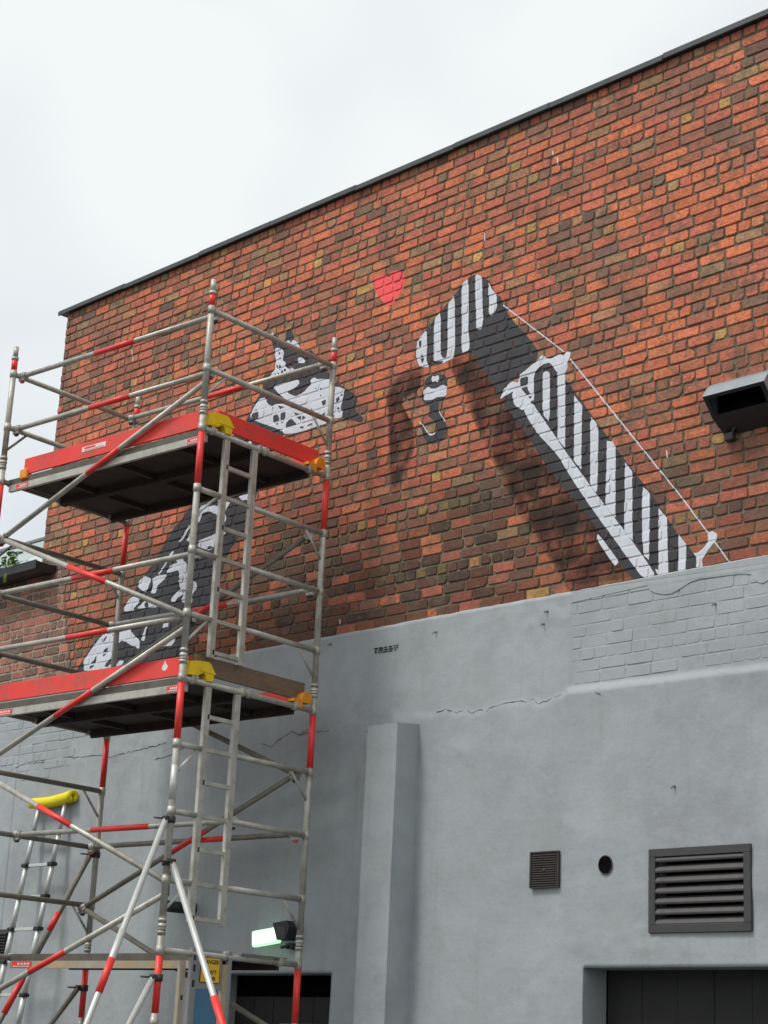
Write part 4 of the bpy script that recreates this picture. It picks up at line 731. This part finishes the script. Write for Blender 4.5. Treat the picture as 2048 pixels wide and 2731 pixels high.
t = wall_thing('foam_roll', 'yellow foam tube pushed over the top of the telescopic ladder', 'foam tube', -5.58, 3.955, -.085)
def foam(mb):
    n, m = 26, 12; vs = []
    for i in range(m + 1):
        x = -.345 + .69 * i / m; r = .052 + .006 * i / m; zz = -.020 + .032 * (i / m) - .02 * math.sin(math.pi * i / m)
        for k in range(n + 1):
            a = math.radians(-60) + math.radians(318) * k / n
            vs.append((x, r * math.cos(a), zz + r * math.sin(a)))
        for k in range(n + 1):
            a = math.radians(-60) + math.radians(318) * (n - k) / n
            vs.append((x, r * .42 * math.cos(a), zz + r * .42 * math.sin(a)))
    q = 2 * (n + 1); fs = []
    for i in range(m):
        for k in range(q): fs.append((i * q + k, i * q + (k + 1) % q, (i + 1) * q + (k + 1) % q, (i + 1) * q + k))
    for e in (0, m):
        for k in range(n): fs.append((e * q + k, e * q + k + 1, e * q + q - 2 - k, e * q + q - 1 - k))
    mb.add(vs, fs, smooth=True)
one(foam, 'foam_sleeve', M['foam'], t)

# ================================================================ aluminium access tower (local axes: x near post to far post, y along the tower, z up)
TW, TL = 1.459, 2.514
TOWER = root('scaffold_tower', 'aluminium scaffold tower with red banded poles, two red edged decks and a built-in ladder', 'scaffold', (-1.45887, 13.47488, 0), 0.84987481)
T = TOWER
ZR = lambda i: 7.359 - .5 * i
R = .0258; RR = .0225
POSTS = {(0, 0): 'a', (1, 0): 'b', (0, 1): 'c', (1, 1): 'd'}
SECT = [(ZR(0) + .155, ZR(2) + .19), (ZR(2) + .19, ZR(6) + .19), (ZR(6) + .19, ZR(10) + .19), (ZR(10) + .19, .02)]
BANDS = [(ZR(0) + .14, ZR(0) + .035), (ZR(2) - .035, ZR(3) + .035), (ZR(6) - .035, ZR(7) + .035), (ZR(10) - .035, ZR(11) + .06)]
for (ix, iy) in POSTS:
    x, y = ix * TW, iy * TL
    for si, (zt, zb) in enumerate(SECT):
        p = one(lambda mb: mb.tube((x, y, zb), (x, y, zt - .004), R, 20), 'post', M['alu'], T)
        if si == 0:
            one(lambda mb: (mb.tube((x, y, zt - .004), (x, y, zt + .105), .0225, 18), mb.tube((x, y, zt - .022), (x, y, zt + .004), .031, 18)), 'spigot', M['alu'], p)
        else:
            def sl(mb):
                mb.tube((x, y, zt + .012), (x, y, zt + .034), .0315, 18); mb.tube((x, y, zt - .085), (x, y, zt + .012), .0285, 18)
                mb.tube((x, y, zt - .075), (x, y, zt - .055), .0310, 18); mb.tube((x, y, zt - .028), (x, y, zt - .010), .0320, 18)
            one(sl, 'joint_sleeve', M['alu'], p)
            one(lambda mb: (mb.tube((x, y, zt - .0545), (x, y, zt - .048), .0300, 18), mb.tube((x, y, zt + .002), (x, y, zt + .007), .0300, 18)), 'joint_gap', M['black'], p)
        zt2, zb2 = BANDS[si]
        one(lambda mb: mb.tube((x, y, zb2), (x, y, zt2), R + .0009, 20), 'red_band', M['red'], p)
        for i in range(0, 13):
            z = ZR(i)
            if zb < z < zt:
                one(lambda mb: mb.tube((x, y, z - .032), (x, y, z + .032), .0305, 18), 'rung_collar', M['alu'], p)
# faded paint on one post above the lower stabiliser
one(lambda mb: mb.tube((0, 0, ZR(8) + .08), (0, 0, ZR(7) - .16), R + .0007, 20), 'clean_sleeve', M['alu_bright'], T)
LX0, LX1 = .275, .592
def rung(p0, p1, m='alu'): return one(lambda mb: mb.tube(p0, p1, RR, 16), 'rung', M[m], T)
for i in range(11):
    z = ZR(i)
    if i in (0, 1, 2, 6, 10): rung((R, 0, z), (TW - R, 0, z))
    else:
        rung((R, 0, z), (LX0 - .028, 0, z)); rung((LX1 + .028, 0, z), (TW - R, 0, z))
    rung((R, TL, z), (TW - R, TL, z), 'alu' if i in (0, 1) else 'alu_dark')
# built-in ladder sections
for (zt, zb, wn) in ((ZR(2) - .024, ZR(6) + .205, 'alu'), (ZR(6) - .024, ZR(10) + .215, 'alu')):
    for xs in (LX0, LX1):
        s = one(lambda mb: mb.box(xs - .029, xs + .029, -.018, .018, zb, zt, b=.003), 'ladder_stile', M[wn], T)
        if xs == LX0:
            z = zt - .226
            while z > zb:
                one(lambda mb: mb.box(xs + .003, xs + .021, -.0188, -.0165, z - .019, z + .019), 'slot', M['black'], s); z -= .5
    z = zt + .024 - .25
    while z > zb + .01:
        one(lambda mb: mb.bar((LX0 + .028, 0, z), (LX1 - .028, 0, z), .030, .030), 'ladder_rung', M['alu'], T); z -= .25
# lowest ladder section with its climb guard
for nm, xs, wd, mt in (('ladder_stile', .225, .052, 'orange_worn'), ('guard_channel', .335, .058, 'grey_guard'), ('ladder_stile', .655, .05, 'orange_worn'), ('guard_channel', .70, .04, 'grey_guard')):
    s = one(lambda mb: mb.box(xs - wd / 2, xs + wd / 2, -.018, .018, .6, ZR(10) - .028 + (.07 if 'guard' in nm else -.03), b=.003), nm, M[mt], T)
    for k, z in enumerate((ZR(10) - .02, ZR(10) - .10, ZR(10) - .21)):
        if nm == 'guard_channel' and xs < .5: one(lambda mb: mb.box(xs - .012, xs + .012, -.0192, -.0165, z - .028, z + .022), 'slot', M['black'], s)
    if mt == 'orange_worn' and xs < .5:
        one(lambda mb: mb.box(xs - .006, xs + .014, -.0192, -.0165, ZR(10) - .335, ZR(10) - .30), 'slot', M['black'], s)
g = one(lambda mb: mb.box(.365, .63, -.006, .004, ZR(10) - .245, ZR(10) + .04, b=.002), 'climb_guard', M['grey_guard'], T)
one(lambda mb: mb.box(.365, .60, -.012, .002, .9, ZR(10) - .247, b=.002), 'blue_panel', M['blue'], g)
s = one(lambda mb: mb.box(.405, .605, -.0105, -.0065, ZR(10) - .200, ZR(10) - .015), 'warning_sign', M['black'], T)
tag(s, 'yellow warning sign with a black border')
one(lambda mb: mb.box(.411, .599, -.0120, -.0100, ZR(10) - .194, ZR(10) - .021), 'sign_face', M['sign'], s)
def text(body, x, z, size, m, parent, y, name, rot=(math.pi / 2, 0, 0)):
    c = bpy.data.curves.new(name, 'FONT'); c.body = body; c.size = size; c.align_x = 'CENTER'; c.extrude = .0003; c.offset = .0012
    o = bpy.data.objects.new(name, c); COL.objects.link(o); bpy.context.view_layer.update()
    me = bpy.data.meshes.new_from_object(o.evaluated_get(bpy.context.evaluated_depsgraph_get())); me.materials.clear(); me.materials.append(m)
    bpy.data.objects.remove(o); o = bpy.data.objects.new(name, me); COL.objects.link(o)
    o.location = (x, y, z); o.rotation_euler = rot; o.parent = parent; return o
text('DANGER', .505, ZR(10) - .062, .042, M['black'], s, -.0125, 'sign_lettering')
text("DON'T", .505, ZR(10) - .135, .040, M['black'], s, -.0125, 'sign_lettering')
text('CLIMB', .505, ZR(10) - .180, .040, M['black'], s, -.0125, 'sign_lettering')
# knee braces in the end frames
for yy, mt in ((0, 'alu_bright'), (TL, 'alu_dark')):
    for i in (1, 3, 5, 7, 9):
        z = ZR(i)
        one(lambda mb: mb.tube((.215, yy, z - .015), (.012, yy, z - .215), .0115, 10), 'knee_brace', M[mt], T)
        one(lambda mb: mb.tube((TW - .215, yy, z - .015), (TW - .012, yy, z - .235), .0105, 10), 'knee_brace', M['alu'], T)
# horizontal rails and diagonals, each with hook ends and a red middle
def hook(parent, p, d):
    p = Vector(p); d = Vector(d).normalized()
    def f(mb):
        mb.tube(p - d * .005, p - d * .05, .030, 14); mb.tube(p + Vector((0, -.03, .0)), p + Vector((0, .03, .0)), .034, 14)
        mb.box(p.x - .02, p.x + .02, p.y - .035, p.y + .035, p.z - .05, p.z + .01, b=.006)
    one(f, 'hook_clamp', M['alu'], parent)
    one(lambda mb: mb.box(p.x - .010, p.x + .014, p.y - .02, p.y + .02, p.z - .065, p.z - .04, b=.004), 'locking_catch', M['red'] if random.random() < .5 else M['black'], parent)
def brace(name, p0, p1, r=.0225, m='alu', band=(.39, .60), hooks=True, tip=False):
    p0 = Vector(p0); p1 = Vector(p1); d = p1 - p0
    o = one(lambda mb: mb.tube(p0, p1, r, 16), name, M[m], T)
    if band: one(lambda mb: mb.tube(p0 + d * band[0], p0 + d * band[1], r + .0008, 16), 'red_band', M['red'], o)
    if hooks: hook(o, p0, -d); hook(o, p1, d)
    if tip: one(lambda mb: mb.tube(p0 + d * .0035, p0 + d * .016, r + .0012, 16), 'red_tip', M['red'], o)
    return o
NX, FX = .082, TW - .085
for i in (0, 1, 4, 5): brace('guard_rail', (NX, .035, ZR(i) - (.0 if i else .01)), (NX, TL - .03, ZR(i)), tip=i > 0)
for i in (0, 4): brace('guard_rail', (FX, .03, ZR(i)), (FX, TL - .03, ZR(i)))
brace('base_rail', (FX, .03, ZR(8)), (FX, TL - .03, ZR(8)), m='alu_dark', band=(.32, .44))
brace('plan_brace', (.67, .03, ZR(8) + .012), (.55, TL - .03, ZR(8) + .005), band=(.36, .63))
D = .030
Pd = lambda i: (D, .040, ZR(i) - .105); Pu = lambda i: (D, .040, ZR(i) - .005); Qn = lambda i: (D + .02, TL - .035, ZR(i) - .02)
for a, b, bd in ((Pd(1), Qn(3), (.40, .56)), (Pu(5), Qn(3), (.40, .61)), (Pd(5), Qn(7), (.42, .60)), (Pu(9), Qn(7), (.46, .64)), (Pd(9), Qn(11), (.43, .60))):
    o = brace('diagonal_brace', a, b, band=bd, hooks=False); hook(o, b, Vector(b) - Vector(a))
    one(lambda mb: mb.box(a[0] - .018, a[0] + .03, a[1] - .03, a[1] + .012, a[2] - .01, a[2] + .075, b=.006), 'hook_clamp', M['dark_metal'], o)
G = FX - .04
Pf = lambda i: (G, .035, ZR(i) - .03); Qf = lambda i: (G, TL - .035, ZR(i) - .03)
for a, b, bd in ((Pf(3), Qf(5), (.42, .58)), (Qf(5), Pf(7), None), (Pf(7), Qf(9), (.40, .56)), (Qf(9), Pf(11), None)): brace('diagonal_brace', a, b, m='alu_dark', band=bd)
# decks
def deck(x0, x1, z, y0=.0, y1=TL, sk=0.0, beam='alu', parent=T, near=True):
    sh = lambda x, y: x + sk * y
    def poly(mb, xa, xb, za, zb, ya=y0, yb=y1):
        vs = [(sh(x, y), y, zz) for zz in (za, zb) for x, y in ((xa, ya), (xb, ya), (xb, yb), (xa, yb))]
        mb.add(vs, [(3, 2, 1, 0), (4, 5, 6, 7), (0, 1, 5, 4), (1, 2, 6, 5), (2, 3, 7, 6), (3, 0, 4, 7)])
    d = one(lambda mb: poly(mb, x0 + .022, x1 - .022, z + .012, z + .022, y0 + .02, y1 - .02), 'platform', M['deck'], parent)
    for xb, s in ((x0, 1), (x1, -1)):
        first = s > 0 and near  # other beams and cross members coloured dark to paint in the underside shade
        one(lambda mb: (poly(mb, xb, xb + s * .022, z - .030, z + .026)), 'side_beam', M['beam_dark' if first else 'deck'], d)
        one(lambda mb: (poly(mb, xb - s * .006, xb + s * .026, z - .088 + (0 if first else .03), z - .0305, y0 + .03, y1 - .03)), 'beam_flange', M[beam if first else 'deck'], d)
    for q in (.2, .5, .8):
        yy = y0 + (y1 - y0) * q
        one(lambda mb: poly(mb, x0 + .03, x1 - .03, z - .03, z + .011, yy - .02, yy + .02), 'cross_member', M['deck'], d)
    for xb in (x0 + .03, x1 - .03):
        for yy, sg in ((y0, 1), (y1, -1)):
            one(lambda mb: (mb.box(sh(xb, yy) - .022, sh(xb, yy) + .022, yy - .034, yy + .034, z - .01, z + .034, b=.006), mb.tube((sh(xb, yy) - .02, yy, z), (sh(xb, yy) + .02, yy, z), .031, 14)), 'deck_hook', M['alu'], d)
    return d, sh
def plate(parent, x, y, z, w, h, lines=2):
    p = one(lambda mb: mb.box(x - .0015, x, y, y + w, z, z + h), 'maker_plate', M['red'], parent)
    one(lambda mb: [mb.box(x - .0022, x - .0012, y + w * .12 + k * w * .16, y + w * .12 + k * w * .16 + w * .11, z + h * .45, z + h * .78) for k in range(4)], 'plate_lettering', M['white'], p)
    one(lambda mb: mb.box(x - .0022, x - .0012, y + w * .1, y + w * .92, z + h * .15, z + h * .27), 'plate_line', M['white'], p)
for lv, i in enumerate((2, 6)):
    z = ZR(i)
    d, sh = deck(.072, .665, z); plate(d, .072 - .0062, .10, z - .082, .13, .045); plate(d, .072 - .0062, 2.22 - .12 * lv, z - .082, .16 + .06 * lv, .045)
    deck(.672, 1.265, z, near=False)
    # toe boards
    tb = one(lambda mb: mb.box(.066, .086, .03, 2.30 if lv == 0 else 2.46, z + .038, z + .185, b=.003), 'toe_board', M['red_board'], T)
    if lv == 0:
        p = one(lambda mb: mb.box(.0630, .0655, 1.23, 1.53, z + .098, z + .142), 'maker_plate', M['white'], tb)
        one(lambda mb: (mb.box(.0622, .0628, 1.25, 1.50, z + .104, z + .110), mb.box(.0622, .0628, 1.36, 1.50, z + .118, z + .136)), 'plate_lettering', M['red'], p)
    else:
        def splash(mb):
            pts = [(.24, .125), (.262, .15), (.275, .185 - .002), (.285, .15), (.305, .125), (.30, .095), (.275, .085), (.25, .095)]
            n = len(pts); mb.add([(.0652, a, z + .02 + b * .85) for a, b in pts], [tuple(range(n))])
        one(splash, 'paint_splash', M['white'], tb)
    one(lambda mb: mb.box(1.30, 1.32, .10, TL - .04, z + .022, z + .165, b=.003), 'toe_board', M['red_board'], T)
    tb = one(lambda mb: mb.box(.215 if lv == 0 else .175, 1.40, .050, .070, z + .076, z + .223, b=.003), 'toe_board', M['red_board' if lv == 0 else 'ply'], T)
    if lv: tag(tb, 'bare weathered plywood toe board')
    # clips
    def clipy(mb):
        pr = [(.043, .03), (.043, .125), (.067, .139), (.135, .152), (.235, .160), (.262, .145), (.300, .094), (.288, .017), (.222, .012), (.212, .052), (.185, .070), (.130, .037)]
        mb.prism(pr, lambda a, b, y: (a, y, z + b), -.036, .042)
        mb.box(.15, .31, -.042, .08, z + .075, z + .088); mb.box(.09, .12, -.040, .05, z + .05, z + .14)
    one(clipy, 'toe_board_clip', M['yellow'], T)
    def clipo(mb):
        pr = [(1.30, .060), (1.315, .110), (1.345, .135), (1.39, .135), (1.415, .115), (1.418, .06), (1.40, .045), (1.31, .045)]
        mb.prism(pr, lambda a, b, y: (a, y, z + b), -.02, .085)
        pr = [(1.19, .035), (1.195, .060), (1.29, .062), (1.30, .02), (1.275, -.018), (1.255, .0), (1.24, .012), (1.225, .03)]
        mb.prism(pr, lambda a, b, y: (a, y, z + b), -.032, .03)
    o = one(clipo, 'toe_board_clip', M['orange'], T); tag(o, 'orange toe board clip by the far post')
    if lv == 0:
        o = one(lambda mb: mb.box(.045, .110, 2.235, 2.33, z - .005, z + .085, b=.008), 'toe_board_clip', M['orange'], T); tag(o, 'orange toe board clip at the far left end')
d, sh = deck(.62, 1.27, ZR(10) + .002, beam='orange_worn'); plate(d, .62 - .0062, 2.20, ZR(10) - .082, .26, .05)
one(lambda mb: mb.box(.80, 1.30, -.03, .03, ZR(10) + .028, ZR(10) + .040), 'deck_lip', M['alu_dark'], T)
# stabiliser legs
def clampc(parent, p, ax):
    p = Vector(p)
    def f(mb):
        mb.tube(p - Vector((0, 0, .025)), p + Vector((0, 0, .025)), .037, 16)
        q = p + Vector(ax) * .05; mb.box(q.x - .022, q.x + .022, q.y - .022, q.y + .022, q.z - .022, q.z + .022, b=.005); mb.tube(q, q + Vector((-.09, .03, 0)), .007, 8)
    one(f, 'coupler', M['dark_metal'], parent)
def leg(name, px, py, z, hdir_world, out, zfoot, m, bands, r=.0225, frac=1.0, thin=None):
    hw = Vector(hdir_world).normalized(); c, s_ = math.cos(0.84987481), math.sin(0.84987481)
    h = Vector((hw.x * c + hw.y * s_, -hw.x * s_ + hw.y * c, 0))
    a = Vector((px, py, z)) + h * .055; b = Vector((px, py, zfoot)) + h * out
    d = b - a
    o = one(lambda mb: mb.tube(a, a + d * frac, r, 16), name, M[m], T)
    if thin: one(lambda mb: mb.tube(a + d * thin[0], a + d * thin[1], r + .004, 16), 'outer_sleeve', M[m], o)
    for b0, b1, mm in bands: one(lambda mb: mb.tube(a + d * b0, a + d * b1, r + .0048, 16), 'red_band', M[mm], o)
    clampc(o, (px, py, z + .01), h)
    if frac == 1.0: one(lambda mb: mb.tube(b, b + Vector((0, 0, -.02)), .045, 16), 'rubber_foot', M['black'], o)
leg('stabiliser_leg', 0, 0, ZR(8) - .075, (-.61, -.79, 0), 1.40, .02, 'alu_bright', [(.312, .385, 'red'), (.70, .82, 'red')], thin=(.25, .385))
leg('stabiliser_leg', 0, 0, ZR(8) - .385, (.82, -.56, 0), 1.55, .02, 'alu_bright', [(.315, .50, 'red')], r=.0235)
leg('stabiliser_strut', 0, 0, ZR(10) - .205, (-.61, -.79, 0), 1.15, .35, 'alu_bright', [])
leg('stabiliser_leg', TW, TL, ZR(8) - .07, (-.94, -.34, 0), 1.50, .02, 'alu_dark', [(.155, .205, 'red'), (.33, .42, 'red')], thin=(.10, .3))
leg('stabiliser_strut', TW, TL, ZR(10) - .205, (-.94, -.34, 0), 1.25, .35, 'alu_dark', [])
